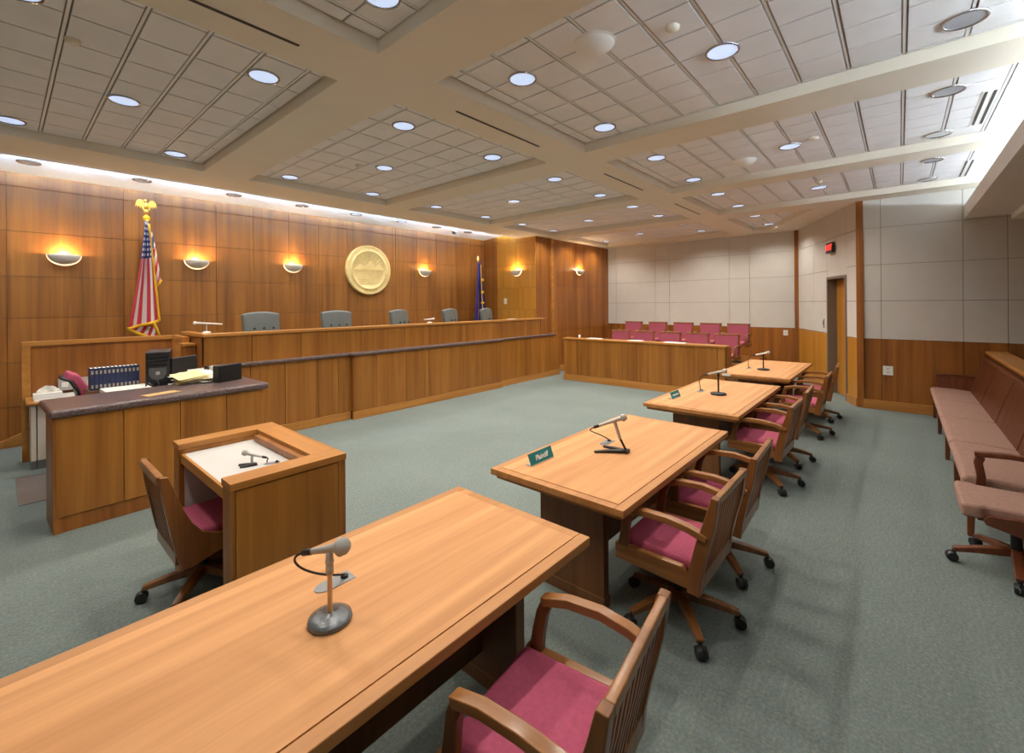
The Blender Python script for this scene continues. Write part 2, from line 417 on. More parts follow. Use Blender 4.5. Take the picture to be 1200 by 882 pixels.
# walls behind and beside the camera
struct(MB().box(XL - .12, XL, YR, 8.9, 0, 3.9).build('wall_left', M['fabric_wall'], loc=(XL, 2, 0)))
struct(MB().box(XL, 9.8, YR - .12, YR, 0, 3.7).build('wall_rear', M['fabric_wall'], loc=(4, YR, 0)))

# ceiling: beam grid with recessed coffers
XB = [(-.35, 1.70), (2.22, 4.37), (4.83, 6.93), (7.32, 9.30), (9.85, 12.10)]
YA, YB_ = (3.22, 6.66), (-1.74, 2.68)
mb = MB()
xs = [XL]
for a, b in XB[:4]: xs += [a, b]
xs += [9.45]
for i in range(len(xs) - 1):
    cell_hole = i % 2 == 1
    for (y0, y1, h) in ((-1.75, 2.68, True), (2.68, 3.22, False), (3.22, 6.66, True), (6.66, 7.38, False)):
        if cell_hole and h: continue
        mb.box(xs[i], xs[i + 1], y0, y1, ZB, ZT + .03)
# right end, beyond the fourth bay
mb.box(9.45, 9.85, 2.68, 7.0, ZB, ZT + .03); mb.box(9.85, 12.10, 2.68, 3.22, ZB, ZT + .03); mb.box(9.85, 12.10, 6.66, 7.0, ZB, ZT + .03); mb.box(12.10, 12.75, 2.68, 7.0, ZB, ZT + .03)
mb.box(9.45, 9.85, -1.75, 2.68, ZB, ZT + .03)
mb.prism([(9.85, -.78), (12.75, -.78), (12.75, 2.30), (12.10, 2.30), (9.85, 1.20)], 'z', ZB, ZT + .03)
mb.box(12.10, 12.75, 2.30, 2.68, ZB, ZT + .03)
mb.box(8.85, 9.45, 7.38, 7.45, ZB, ZT + .03)
ceil = struct(mb.build('ceiling', M['beam'], loc=(4, 3, ZB)))
def tiles(x0, x1, y0, y1, ribx, sx, sy, ox, oy, poly=None):
    """coffer field: square-edged tiles with wide reveals one way, hairline joints the other"""
    mb = MB(); mb.mi = 1
    mb.box(x0 - .02, x1 + .02, y0 - .02, y1 + .02, ZT + .022, ZT + .03)
    wide, thin = .036, .016
    gx, gy = (wide, thin) if ribx else (thin, wide)
    cx = [x0] + [x for x in [ox + k * sx for k in range(-60, 60)] if x0 + .03 < x < x1 - .03] + [x1]
    cy = [y0] + [y for y in [oy + k * sy for k in range(-60, 60)] if y0 + .03 < y < y1 - .03] + [y1]
    mb.mi = 0
    for a, b in zip(cx, cx[1:]):
        for c, e in zip(cy, cy[1:]):
            mb.box(a + gx / 2, b - gx / 2, c + gy / 2, e - gy / 2, ZT, ZT + .022)
    mb.mi = 2
    if ribx:
        for x in cx[1:-1]: mb.box(x - .008, x + .008, y0, y1, ZT + .004, ZT + .022)
    else:
        for y in cy[1:-1]: mb.box(x0, x1, y - .008, y + .008, ZT + .004, ZT + .022)
    o = mb.build('ceiling_tiles', [M['tile'], M['tee_dark'], M['tee']], ceil, world=True)
    return o
for i, (a, b) in enumerate(XB):
    tiles(a, b, *YA, True, .322, .41, XB[i][0] + .24 if i else .28 - .322 * 3, 3.85)
    tiles(a, b, YB_[0] if i < 4 else 1.0, YB_[1], False, .322, .322, a + .18, 1.25)
# white slot along the bench wall, roof above everything
mb = MB(); mb.prism([(7.36, 3.70), (8.85, 3.592), (8.85, 3.66), (7.36, 3.78)], 'x', XL, 8.97); mb.box(XL, 8.95, 7.38, 7.51, 3.53, 3.54); mb.box(XL, 8.95, 7.50, 7.51, 3.54, 3.588)  # slope, ledge and upstand shaped to steer the tube's light off the wall
mb.box(XL, 8.95, 7.34, 7.38, ZT + .03, 3.78)
struct(mb.build('ceiling_slot', M['bright_white'], loc=(4, 8, 3.6)))
struct(MB().box(XL - .2, 13.0, -1.9, 7.34, ZT + .06, ZT + .12).box(8.97, 13.0, 7.34, 9.0, ZT + .06, ZT + .12).build('ceiling_deck', M['tile'], loc=(4, 4, 3.7)))
# gallery soffit; an unseen tube is added in the recess behind its lip
mb = MB().box(XL, 9.71, YR, -.95, 3.07, 3.12).box(XL, 9.71, -.95, -.76, 3.07, 3.27).box(XL, 9.71, -1.4, -1.24, 2.99, 3.07)
struct(mb.build('ceiling_soffit', M['white_paint'], loc=(4, -2, 3.07)))
struct(MB().box(XL, 9.71, -1.80, -1.75, 3.1, ZT + .1).build('ceiling_cove', M['white_paint'], loc=(4, -1.2, 3.6)))
ct = thing('added_cove_light', 'added unseen tube light in the recess above the gallery soffit lip', 'light', (3.6, -1.6, 3.12))
MB().box(XL + .3, 9.4, -1.64, -1.56, 3.12, 3.16).build('fixture_channel', M['white'], ct, world=True)
MB().cyl((XL + .4, -1.60, 3.185), (9.3, -1.60, 3.185), .02).build('tube', M['added_cove_tube'], ct, world=True, smooth=True)  # added tube, stands in for daylight reaching the coffers

st = thing('slot_light', 'slim light strip tucked behind the beam edge in the white ceiling slot', 'light', (3.1, 7.40, 3.58))
MB().box(XL + .3, 8.7, 7.41, 7.46, 3.54, 3.575).build('fixture_channel', M['white'], st, world=True)
MB().cyl((XL + .3, 7.435, 3.586), (8.7, 7.435, 3.586), .011, n=10).build('tube', M['slot_tube'], st, world=True)
# ------------------------------------------------------------------ ceiling fittings
ROW_A = 'bench-side row'; ROW_B = 'table-side row'
def downlight_proto():
    t = thing('recessed_downlight', 'x', 'downlight')
    MB().lathe([(.098, .0), (.101, -.010), (.112, -.012), (.116, -.004), (.116, .0)], n=32).build('trim_ring', M['chrome'], t, smooth=True)
    MB().lathe([(0, -.004), (.05, -.0045), (.099, -.006)], n=32).build('lens', M['lens'], t, smooth=True)
    return t
dl = downlight_proto(); first = [True]
LAMP_E = 36
dlo = thing('recessed_downlight', 'x', 'downlight')
MB().lathe([(.098, .0), (.101, -.010), (.112, -.012), (.116, -.004), (.116, .0)], n=32).build('trim_ring', M['chrome'], dlo, smooth=True)
MB().lathe([(0, -.004), (.05, -.0045), (.099, -.006)], n=32).build('lens', M['lens_off'], dlo, smooth=True)
firsto = [True]
def downlight(x, y, label, e=1.0, zc=ZT, group='recessed ceiling downlights'):
    if e == 0:
        if firsto[0]: dlo.location = (x, y, zc); tag(dlo, label, None, group); firsto[0] = False; return
        dup(dlo, (x, y, zc), 0, label, group); return
    if first[0]:
        dl.location = (x, y, zc); tag(dl, label, None, group); o = dl; first[0] = False
    else: o = dup(dl, (x, y, zc), 0, label, group)
    if e > 0:
        lamp('downlight_lamp', 'SPOT', (0, 0, -.03), LAMP_E * e, (1.0, .93, .83), o, spot_size=math.radians(146), spot_blend=.7, shadow_soft_size=.07)
BAY = ['first', 'second', 'third', 'fourth', 'fifth']
for i, (a, b) in enumerate(XB):
    for row, pts in ((ROW_A, ((.46, 3.76), (1.76, 3.76), (1.11, 5.10), (.46, 6.44), (1.76, 6.44))), (ROW_B, ((.54, 2.27), (1.86, 2.27), (1.20, .95), (.54, -.33), (1.86, -.33)))):
        for k, (dx, y) in enumerate(pts):
            if row == ROW_B and i == 4 and y < 1.9: continue
            x = a + dx - (.10 if i == 3 and dx > 1.5 else 0)
            if i == 0: x = (a - .04) + dx
            pos = (('near bench end left', 'near bench end right') if False else None)
            if row == ROW_A: p = ('table-side left corner', 'table-side right corner', 'middle', 'wall-side left corner', 'wall-side right corner')[k]
            else: p = ('bench-side left corner', 'bench-side right corner', 'middle', 'gallery-side left corner', 'gallery-side right corner')[k]
            downlight(x, y, f'round recessed downlight at the {p} of the {BAY[i]} coffer, {row}', 0 if (row == ROW_B and y < 0) else .6 if (row == ROW_B and y < 1.5) else 1.0)
# wall washers in the white slot: darker lens
ws = None
for i, x in enumerate((-1.0, .245, 1.35, 2.52, 3.62, 4.69, 5.77, 6.75, 7.75)):
    lab = f'recessed ring light in the white ceiling slot, {"above the state seal" if i == 5 else "number " + str(i) + " from the flag end" if False else ""}'
    lab = ['ring light in the white ceiling slot, beyond the left edge', 'ring light in the white ceiling slot, above the leftmost sconce', 'ring light in the white ceiling slot, above the striped flag', 'ring light in the white slot above the first grey chair', 'ring light in the white slot, above the third sconce', 'lit ring light in the white slot, left of the gold seal top', 'lit ring light in the white slot, right of the gold seal', 'ring light in the white slot, left of the dome camera', 'ring light in the white slot, beside the wall corner'][i]
    if ws is None:
        ws = thing('wall_washer', lab, 'downlight', (x, 8.20, 3.637), 0, 'wall washers in the ceiling slot')
        MB().lathe([(.085, .0), (.088, -.008), (.108, -.010), (.112, .0)], n=28).build('trim_ring', M['chrome'], ws, smooth=True)
        wl = MB().lathe([(0, -.003), (.086, -.004)], n=28).build('lens', M['lens_off'], ws, smooth=True)
        w = ws
    else: w = dup(ws, (x, 8.20, 3.637), 0, lab, 'wall washers in the ceiling slot')
    if i in (5, 6):
        for c in list(w.children):
            if c.name.startswith('lens'): c.data = c.data.copy(); c.data.materials[0] = M['lens']
    lamp('washer_lamp', 'SPOT', (0, 0, -.03), 20, (1.0, .93, .85), w, spot_size=math.radians(130), spot_blend=.9, shadow_soft_size=.07)
# gallery downlights behind the camera
gl = None
for i, (x, y) in enumerate(((-1.2, -2.6), (1.6, -2.6), (4.4, -2.6), (7.2, -2.6))):
    lab = f'round downlight in the low gallery ceiling, {ORD[i]} from the left wall'
    downlight(x, y, lab, 0, 3.07, 'gallery downlights')
# dark air slots in the beams
sl = None
for i, (x0, x1, y) in enumerate(((.55, 1.30, 2.97), (2.66, 3.86, 2.95), (5.25, 6.42, 2.93), (7.68, 8.95, 2.92))):
    o = MB().box(x0, x1, y - .012, y + .012, ZB - .004, ZB + .003).build('ceiling_air_slot', M['black'], loc=((x0 + x1) / 2, y, ZB))
    tag(o, f'dark air slot in the ceiling beam between the two {BAY[i]} coffers', 'vent', 'air slots in the ceiling beams')
# linear vents among the tiles at the right
for i, (x, y) in enumerate(((6.1, -.61), (8.7, -.70))):
    t = thing('linear_vent', ('dark double-slot vent in the tiles of the third coffer, gallery end', 'dark double-slot vent in the tiles of the fourth coffer, gallery end')[i], 'vent', (x, y, ZT), 0, 'linear vents in the tiles')
    MB().box(-.52, .52, -.055, .055, -.003, .0).build('frame', M['white'], t)
    MB().box(-.48, .48, -.038, -.018, -.006, -.002).box(-.48, .48, .018, .038, -.006, -.002).build('slot', M['black'], t)
# loudspeaker domes, smoke detector, sprinklers
for i, (x, y, s) in enumerate(((2.72, 1.59, 1.0), (6.25, 1.48, .95))):
    t = thing('ceiling_speaker', ('pale cone-shaped ceiling speaker in the second coffer, table-side row', 'pale cone-shaped ceiling speaker in the third coffer, table-side row')[i], 'speaker', (x, y, ZT), 0, 'cone ceiling speakers')
    MB().lathe([(0, -.075), (.035, -.073), (.09, -.05), (.132 * s, -.02), (.14 * s, -.008), (.14 * s, 0)], n=28).build('cone', M['plaster'], t, smooth=True)
    MB().lathe([(.14 * s, 0), (.146 * s, -.006), (.15 * s, 0)], n=28).build('rim', M['plaster'], t, smooth=True)
for i, (x, y) in enumerate(((2.90, 1.11), (5.9, .7), (8.1, .9), (.33, 4.2), (3.05, 5.25))):
    o = MB().lathe([(0, -.028), (.03, -.027), (.042, -.015), (.045, 0)], n=20).build('smoke_detector', M['beam'], loc=None, smooth=True)
    o.location = (x, y, ZT)
    tag(o, ('small round detector beside the cone speaker, second table-side coffer', 'small round detector in the third table-side coffer', 'small round detector in the fourth table-side coffer', 'small round detector in the first bench-side coffer', 'small round detector in the second bench-side coffer')[i], 'detector', 'small round detectors')
t = thing('dome_camera', 'small black dome camera hanging in the white slot near the wall corner', 'camera', (7.3, 8.2, 3.637))
MB().lathe([(.06, 0), (.065, -.03), (.05, -.035)], n=20).build('mount', M['white'], t, smooth=True)
MB().lathe([(.055, -.03), (.055, -.06), (.04, -.09), (0, -.105)], n=20).build('dome', M['black'], t, smooth=True)

# ------------------------------------------------------------------ sconces
def sconce(x, y, zz, rz, label):
    t = thing('wall_sconce', label, 'lamp', (x, y, zz), rz, 'plaster bowl sconces')
    # local: wall plane at y=0, bowl bulges towards -y
    mb = MB(); R, Hh = .17, .135
    def f(u, v, r=R, h=Hh, k=1.0):
        a = PI * u; q = math.cos(v * PI / 2)
        return (-math.cos(a) * r * q * k, -.018 - math.sin(a) * r * .72 * q * k, -h * math.sin(v * PI / 2))
    mb.grid(lambda u, v: f(u, v), 24, 10)
    b = mb.build('bowl', M['plaster'], t, smooth=True, solid=.008)
    mb = MB()
    pts = [(-math.cos(PI * k / 20) * (R + .006), 0, -math.sin(PI * k / 20) * (Hh + .016)) for k in range(21)]
    A_ = [mb.bm.verts.new((p[0], -.012, p[2])) for p in pts]; B_ = [mb.bm.verts.new((p[0], -.001, p[2])) for p in pts]
    mb._face(A_); mb._face(list(reversed(B_)))
    for k in range(20): mb._face([A_[k], A_[k + 1], B_[k + 1], B_[k]])
    mb.build('glow_edge', M['sconce_glow'], t)  # glowing crescent stands in for light leaking between bowl and wall
    lamp('sconce_lamp', 'POINT', (0, -.10, .0), 17, (1.0, .72, .42), t, shadow_soft_size=.035)
    return t
for i, (x, zz) in enumerate(((.59, 2.55), (2.14, 2.58), (3.69, 2.60), (6.83, 2.65))):
    sconce(x, 8.77, zz, 0, ('lit bowl sconce on the cherry wall, left of the striped flag', 'lit bowl sconce on the cherry wall, right of the striped flag', 'lit bowl sconce between the striped flag sconce and the gold seal', 'lit bowl sconce right of the gold seal')[i])
sconce(8.90, 7.57, 2.69, -PI / 2, 'lit bowl sconce on the golden side wall above the light switch')
sconce(10.92, 6.93, 2.77, 0, 'lit bowl sconce on the dark alcove wall beside the jury seats')

# ------------------------------------------------------------------ seal
t = thing('mounted_seal', 'large round gold seal plaque on the cherry wall above the bench', 'plaque', (5.29, 8.764, 2.58))
MB().lathe([(0, .055), (.40, .055), (.405, .062), (.42, .062), (.425, .055), (.50, .055), (.51, .06), (.535, .05), (.54, 0)], (0, 0, 0), (0, -1, 0), 64).build('disc', M['gold'], t, smooth=True)
mb = MB()
for k in range(48):
    a = 2 * PI * k / 48
    if abs(math.sin(a)) < .12: continue
    mb.obox(V((math.cos(a) * .462, -.055, math.sin(a) * .462)), V((-math.sin(a), 0, math.cos(a))), V((math.cos(a), 0, math.sin(a))), V((0, -1, 0)), -.008, .008, -.022, .022, 0, .005)
mb.build('rim_relief', M['gold'], t)
mb = MB()
mb.prism([(-.36, .0), (-.22, .12), (-.12, .05), (.02, .2), (.14, .08), (.24, .15), (.36, .0)], 'y', -.063, -.055)
for k in range(7): mb.box(-.34 + .02 * k, .34 - .02 * k, -.06, -.055, -.04 - .045 * k, -.022 - .045 * k)
for k in range(9):
    a = PI * (.15 + .7 * k / 8); mb.obox(V((0, -.055, .02)), V((math.cos(a), 0, math.sin(a))), V((-math.sin(a), 0, math.cos(a))), V((0, -1, 0)), .23, .36, -.006, .006, 0, .004)
mb.build('centre_relief', M['gold'], t)

# ------------------------------------------------------------------ judges' bench
struct(MB().box(1.75, 8.88, 6.75, 8.74, 0, .45).build('floor_platform', M['carpet'], loc=(5, 7.7, 0)))
t = thing('judges_bench', 'long raised wooden judges bench with stone ledge below the gold seal', 'bench', (5.4, 6.7, 0))
segs = ((1.72, 3.68, 6.63), (3.68, 7.18, 6.55), (7.18, 9.48, 6.63))
js = {0: [.5, .95, 1.43, 1.75], 1: [.42, 1.0, 1.5, 2.35, 2.9], 2: [.55, 1.1, 1.7]}
mb = MB(); mbb = MB(); mbl = MB()
for i, (x0, x1, y) in enumerate(segs):
    mb.mi = 0; mb.box(x0 + .005, x1 - .005, y + .02, 6.75, .0, 1.0)
    mb.mi = 1
    us = [0] + js[i] + [x1 - x0]
    for a, b in zip(us, us[1:]): mb.box(x0 + a + .003, x0 + b - .003, y, y + .02, .13, 1.015)
    if i == 1: mb.box(x0, x0 + .02, y + .021, y + .10, .13, 1.015); mb.box(x1 - .02, x1, y + .021, y + .10, .13, 1.015)
    mbb.box(x0 - (.012 if i == 1 else -.012), x1 + (.012 if i == 1 else -.012), y - .014, y + .02, 0, .125)
    mbl.box(x0 - (.05 if i == 1 else -.05 if i == 2 else 0), x1 + (.05 if i == 1 else -.05 if i == 0 else -.2), y - .045, 6.72, 1.015, 1.06)
mb.build('lower_panel', [M['wood_joint'], M['bench_wood']], t, world=True)
mbb.build('plinth', M['bench_trim'], t, world=True, bevel=.004)
mbl.build('stone_ledge', M['stone'], t, world=True, bevel=.016, seg=3)
mb = MB(); mb.mi = 0; mb.box(1.72, 8.86, 6.70, 6.80, .9, 1.40)
mb.mi = 1
for a, b in zip([1.80, 2.26, 2.92, 3.42, 3.9, 4.75, 5.3, 6.25, 7.2, 8.1], [2.26, 2.92, 3.42, 3.9, 4.75, 5.3, 6.25, 7.2, 8.1, 8.75]): mb.box(a + .003, b - .003, 6.68, 6.71, 1.06, 1.425)
mb.box(1.70, 1.795, 6.665, 6.76, 1.06, 1.425); mb.box(8.755, 8.87, 6.67, 6.8, 1.0, 1.425)
mb.build('upper_panel', [M['wood_joint'], M['bench_wood']], t, world=True)
MB().box(1.68, 8.90, 6.655, 6.86, 1.425, 1.465).build('cap_rail', M['bench_trim'], t, world=True, bevel=.006)
mb = MB(); mb.mi = 0; mb.box(1.70, 1.76, 6.70, 7.86, .0, 1.425); mb.build('end_panel', M['wall_wood'], t, world=True)
MB().box(1.68, 1.80, 6.86, 7.70, 1.425, 1.465).build('end_cap', M['bench_trim_y'], t, world=True, bevel=.005)
MB().box(1.85, 8.7, 6.80, 7.10, 1.16, 1.20).build('inner_desk', M['bench_wood'], t, world=True)

# judge chairs
def judge_chair(label):
    t = thing('high_back_chair', label, 'chair', (0, 0, 0), 0, 'grey leather chairs behind the bench')
    mb = MB()   # back: slightly arched, tapered towards the seat; front faces -y
    def f(u, v):
        x = (u - .5) * (.50 + .07 * v); zz = .50 + v * (.75 + .035 * math.sin(PI * u))
        return (x, .20 + .06 * v - .025 * math.cos((u - .5) * PI) - .02 * math.sin(PI * v), zz)
    mb.grid(f, 12, 14); b = mb.build('backrest', M['leather'], t, smooth=True, solid=.11, bevel=.0)
    b.modifiers['solid'].offset = -1 if False else 1
    md = b.modifiers.new('bev', 'BEVEL'); md.width = .035; md.segments = 4; md.limit_method = 'ANGLE'; md.angle_limit = math.radians(50)
    for (x, zz) in ((-.14, 1.02), (0, 1.02), (.14, 1.02), (-.07, .86), (.07, .86)): MB().ball((x, .148, zz), .018, 10).build('button', M['black'], b, smooth=True)
    MB().box(-.27, .27, -.30, .20, .42, .53).build('seat', M['leather'], t, bevel=.04, seg=3)
    for s in (-1, 1):
        MB().sweep([(s * .30, .20, .66), (s * .31, .0, .70), (s * .31, -.2, .69), (s * .30, -.26, .60), (s * .29, -.22, .46)], .06, .05).build('armrest', M['leather'], t, bevel=.012)
    MB().cyl((0, 0, .12), (0, 0, .43), .03).build('column', M['black_metal'], t, smooth=False)
    base(t, .30, M['black_metal'])
    return t
def base(t, r, m, n=5, a0=.3):
    for k in range(n):
        a = a0 + 2 * PI * k / n; c, s = math.cos(a), math.sin(a)
        leg = MB().sweep([(c * .02, s * .02, .135), (c * r * .55, s * r * .55, .115), (c * r * 1.02, s * r * 1.02, .085)], [.055, .048, .040], [.05, .042, .028], side=(-s, c, 0)).build('leg', m, t, bevel=.006)
        mb = MB(); px, py = c * r, s * r; ax = V((-s, c, 0)); wc = V((px + c * .012, py + s * .012, .034))
        for q in (-1, 1): mb.cyl(wc + ax * (q * .003), wc + ax * (q * .026), .034, .030, 16)
        mb.cyl((px, py, .035), (px, py, .085), .012, n=10)
        mb.build('caster', M['black'], leg)
jc = [('behind the bench, nearest the striped flag', 2.67), ('behind the bench, second from the striped flag', 3.90), ('behind the bench, just right below the gold seal', 5.35), ('behind the bench, below the sconce right of the seal', 6.70), ('behind the bench, beside the blue flag', 7.88)]
jc = [(a, b + .06) for a, b in jc]
p0 = None
for i, (l, x) in enumerate(jc):
    lab = 'grey leather high-back chair ' + l
    z0 = .45; y = 7.40
    if p0 is None: p0 = judge_chair(lab); o = p0; o.location = (x, y, z0)
    else: o = dup(p0, (x, y, z0), (.0, -.1, .35, .3, .35)[i], lab, 'grey leather chairs behind the bench')

# small microphones and things on the bench
def gooseneck(x, y, zz, rz, label, s=1.0):
    t = thing('desk_microphone', label, 'microphone', (x, y, zz), rz)
    MB().lathe([(.05, 0), (.05, .012), (.03, .022), (.0, .025)], n=18).build('base', M['white'], t, smooth=True)
    MB().cyl((0, 0, .02), (0, 0, .09 * s), .008).build('stem', M['mic_grey'], t)
    MB().cyl((-.09 * s, 0, .105 * s), (.14 * s, 0, .085 * s), .014, .010).ball((-.10 * s, 0, .106 * s), .022, 12).build('microphone_head', M['white'], t, smooth=True)
gooseneck(1.80, 6.95, 1.465, 0, 'pale microphone on the bench left end beside the clerk screen', 1.3)
gooseneck(5.42, 6.82, 1.465, 2.6, 'pale slanted microphone on the bench by the third grey chair', .75)
o = MB().box(-.10, .10, -.05, .05, 0, .012).build('highlight_strip', M['paper'], None, bevel=.001); o.location = (7.75, 6.76, 1.465); tag(o, 'pale strip for a whitish highlight on the bench top before the blue flag', 'paper')  # thin pale slab put in for a highlight on the bench top
# notch shelf between clerk screen and bench
# ------------------------------------------------------------------ flags
def pole_base(t, h):
    MB().lathe([(.13, 0), (.13, .02), (.05, .06), (.03, .10), (.02, .12)], n=24).build('stand', M['gold'], t, smooth=True)
    MB().cyl((0, 0, .1), (0, 0, h), .014, .012).build('pole', M['bench_trim'], t)
t = thing('striped_flag', 'red and white striped flag with gold fringe on an eagle-topped pole', 'flag', (1.42, 8.36, 0))
pole_base(t, 3.20)
mb = MB()
mb.ball((0, 0, 3.22), .03, 12); mb.ball((0, 0, 3.30), .034, 12, 1.5)
mb.ball((-.012, -.01, 3.375), .02, 10)
for s in (-1, 1):
    mb.prism([(s * .015, 3.25), (s * .02, 3.335), (s * .05, 3.385), (s * .085, 3.39), (s * .115, 3.35), (s * .13, 3.27), (s * .108, 3.31), (s * .10, 3.265), (s * .082, 3.305), (s * .072, 3.255), (s * .055, 3.30), (s * .04, 3.24)], 'y', -.008, .008)
mb.prism([(-.03, 3.20), (.03, 3.20), (.012, 3.28), (-.012, 3.28)], 'y', -.012, .012)
mb.build('eagle_finial', M['old_gold'], t, bevel=.003)
mb = MB(); mb.tube([(.0, -.03, 3.13), (-.005, -.05, 3.05), (.01, -.06, 2.95)], .022); mb.ball((0, -.02, 3.12), .045, 12); mb.build('tassel_cord', M['gold_fringe'], t, smooth=True)
def main_cloth(u, v):
    xl = -.03 - .20 * v ** 1.25; xr = .01 + .115 * v
    zl = 3.08 - 1.57 * v; zr = 3.06 - 1.45 * v
    return (xl + (xr - xl) * u, -.06 - .05 * math.sin(u * 9 + v * 2) * min(1, v * 2.2) - .03, zl + (zr - zl) * u)
MB().grid(main_cloth, 28, 40, lambda u, v: (u, v)).build('front_drape', M['flag'], t, smooth=True, solid=.006)
def back_cloth(u, v):
    xl = .0 + .10 * v; xr = .015 + .16 * v ** .5
    return (xl + (xr - xl) * u, .02 + .03 * math.sin(u * 7 + 1), 3.05 - .95 * v - .12 * u * (-v) - .0)
MB().grid(back_cloth, 12, 30, lambda u, v: (u * .25 + v * 1.1, .30 * v + .02 if v < .42 else .5)).build('side_drape', M['flag'], t, smooth=True, solid=.006)
def low_cloth(u, v):
    return (-.20 + .33 * u + .02 * v, -.02 + .02 * math.sin(u * 8), 1.66 - .05 * u - v * (.05 + .2 * u ** .7) - .10)
MB().grid(low_cloth, 20, 8, lambda u, v: (u * 1.2 + .3 * v, .6)).build('inner_fold', M['flag'], t, smooth=True, solid=.006)
mb = MB()
mb.tube([(.012 + .115 * k / 20, -.10 - .01 * math.sin(k), 3.03 - 1.42 * k / 20) for k in range(21)], .014)
mb.tube([main_cloth(k / 14, 1.0) for k in range(15)], .022)
mb.tube([(V(back_cloth(1 - k / 8, 1.0)) + V((0, -.02, 0))) for k in range(9)], .018)
mb.tube([(-.22, -.05, 1.50), (-.1, -.06, 1.43), (.04, -.06, 1.36), (.10, -.06, 1.34)], .02)
mb.tube([(.05, -.10, 1.60), (.09, -.09, 1.5), (.13, -.08, 1.38)], .02)
mb.build('fringe', M['gold_fringe'], t, smooth=True)
t = thing('blue_flag', 'furled dark blue flag with gold fringe in the wall corner', 'flag', (8.24, 8.34, 0))
pole_base(t, 2.95)
MB().lathe([(0, 3.09), (.02, 3.06), (.035, 3.0), (.02, 2.95), (.0, 2.93)], n=14).build('finial', M['gold'], t, smooth=True)
MB().grid(lambda u, v: (-.05 - .20 * v + (.10 + .50 * v ** .9) * u, -.05 - .05 * math.sin(u * 11 + v), 2.90 - 1.72 * v), 24, 30).build('cloth', M['blue_cloth'], t, smooth=True, solid=.008)
mb = MB(); mb.tube([(-.01 + .04 * k / 16 + .03 * (k / 16) ** 2, -.115, 2.85 - 1.4 * k / 16) for k in range(17)], .011)
for zz in (2.45, 2.13, 1.85): mb.ball((.05, -.11, zz), .045, 8, .8)
mb.build('fringe', M['gold_fringe'], t, smooth=True)

# ------------------------------------------------------------------ clerk's station
t = thing('clerk_screen', 'framed wooden screen behind the clerk desk, below the striped flag', 'screen', (.95, 7.84, 0))
MB().box(.24, 1.62, 7.80, 7.84, .0, 1.37).build('panel', M['wall_wood'], t, world=True)
MB().box(.16, 1.66, 7.775, 7.865, 1.36, 1.415).build('top_rail', M['bench_trim'], t, world=True, bevel=.006)
MB().box(.16, .235, 7.775, 7.865, .0, 1.36).build('post', M['bench_trim_y'], t, world=True, bevel=.006)
MB().box(1.60, 1.68, 7.25, 7.865, .0, 1.415).build('return_panel', M['bench_trim_y'], t, world=True, bevel=.006)
t = thing('clerk_desk', 'wooden-edged clerk desk along the framed screen', 'desk', (.9, 7.5, 0))
MB().box(.18, 1.58, 7.28, 7.77, .725, .765).build('desktop', M['bench_trim'], t, world=True, bevel=.015, seg=3)
MB().box(.25, 1.55, 7.30, 7.76, .765, .768).build('desk_surface', M['laminate'], t, world=True)
MB().box(.27, .56, 7.33, 7.35, .10, .725).build('front_panel', M['cream'], t, world=True)
MB().box(.27, .56, 7.335, 7.35, .0, .10).build('kick', M['plate_grey'], t, world=True)
MB().box(.22, .26, 7.32, 7.76, .10, .725).build('end_panel', M['cream'], t, world=True)
MB().box(.22, .26, 7.34, 7.76, .0, .10).build('kick', M['plate_grey'], t, world=True)
MB().box(1.50, 1.54, 7.32, 7.76, .0, .725).build('end_panel', M['cream'], t, world=True)
# counter
CX0, CX1, CY0, CY1, CZ = .205, 1.84, 5.06, 5.78, .995
t = thing('clerk_counter', 'wooden clerk counter with a thick brown stone top', 'counter', (1.05, 5.4, 0))
mb = MB(); mb.mi = 0; mb.box(CX0 + .035, CX1 - .05, CY0 + .03, CY0 + .12, .0, .93); mb.mi = 1
us = [CX0 + .03, .255, .555, .93, 1.36, 1.63, CX1 - .055]
us = [.24, .66, 1.07, 1.46, CX1 - .05]
for a, b in zip(us, us[1:]): mb.box(a + .003, b - .003, CY0 + .012, CY0 + .032, .13, .93)
mb.build('front_panel', [M['wood_joint'], M['bench_wood']], t, world=True)
MB().box(.255, CX1 - .06, CY0 + .022, CY0 + .05, 0, .125).build('plinth', M['wall_wood'], t, world=True)
MB().box(CX0 + .02, CX0 + .06, CY0 + .016, CY1 - .28, 0, .93).build('end_panel', M['wall_wood'], t, world=True, bevel=.003)
MB().box(CX1 - .07, CX1 - .03, CY0 + .016, 6.50, 0, .93).build('end_panel', M['bench_wood'], t, world=True, bevel=.003)
MB().box(CX0, CX1 + .02, CY0 - .02, CY1, .93, CZ).build('stone_top', M['stone'], t, world=True, bevel=.024, seg=4)
MB().box(.55, CX1 - .08, 5.79, 6.45, .70, .735).build('work_surface', M['laminate'], t, world=True, bevel=.004)
MB().box(.66, 1.02, 5.82, 6.12, .735, .99).build('writing_shelf', M['paper'], t, world=True, bevel=.004)
t.location.x += .03; t.location.y += .06; t.rotation_euler.z = .04
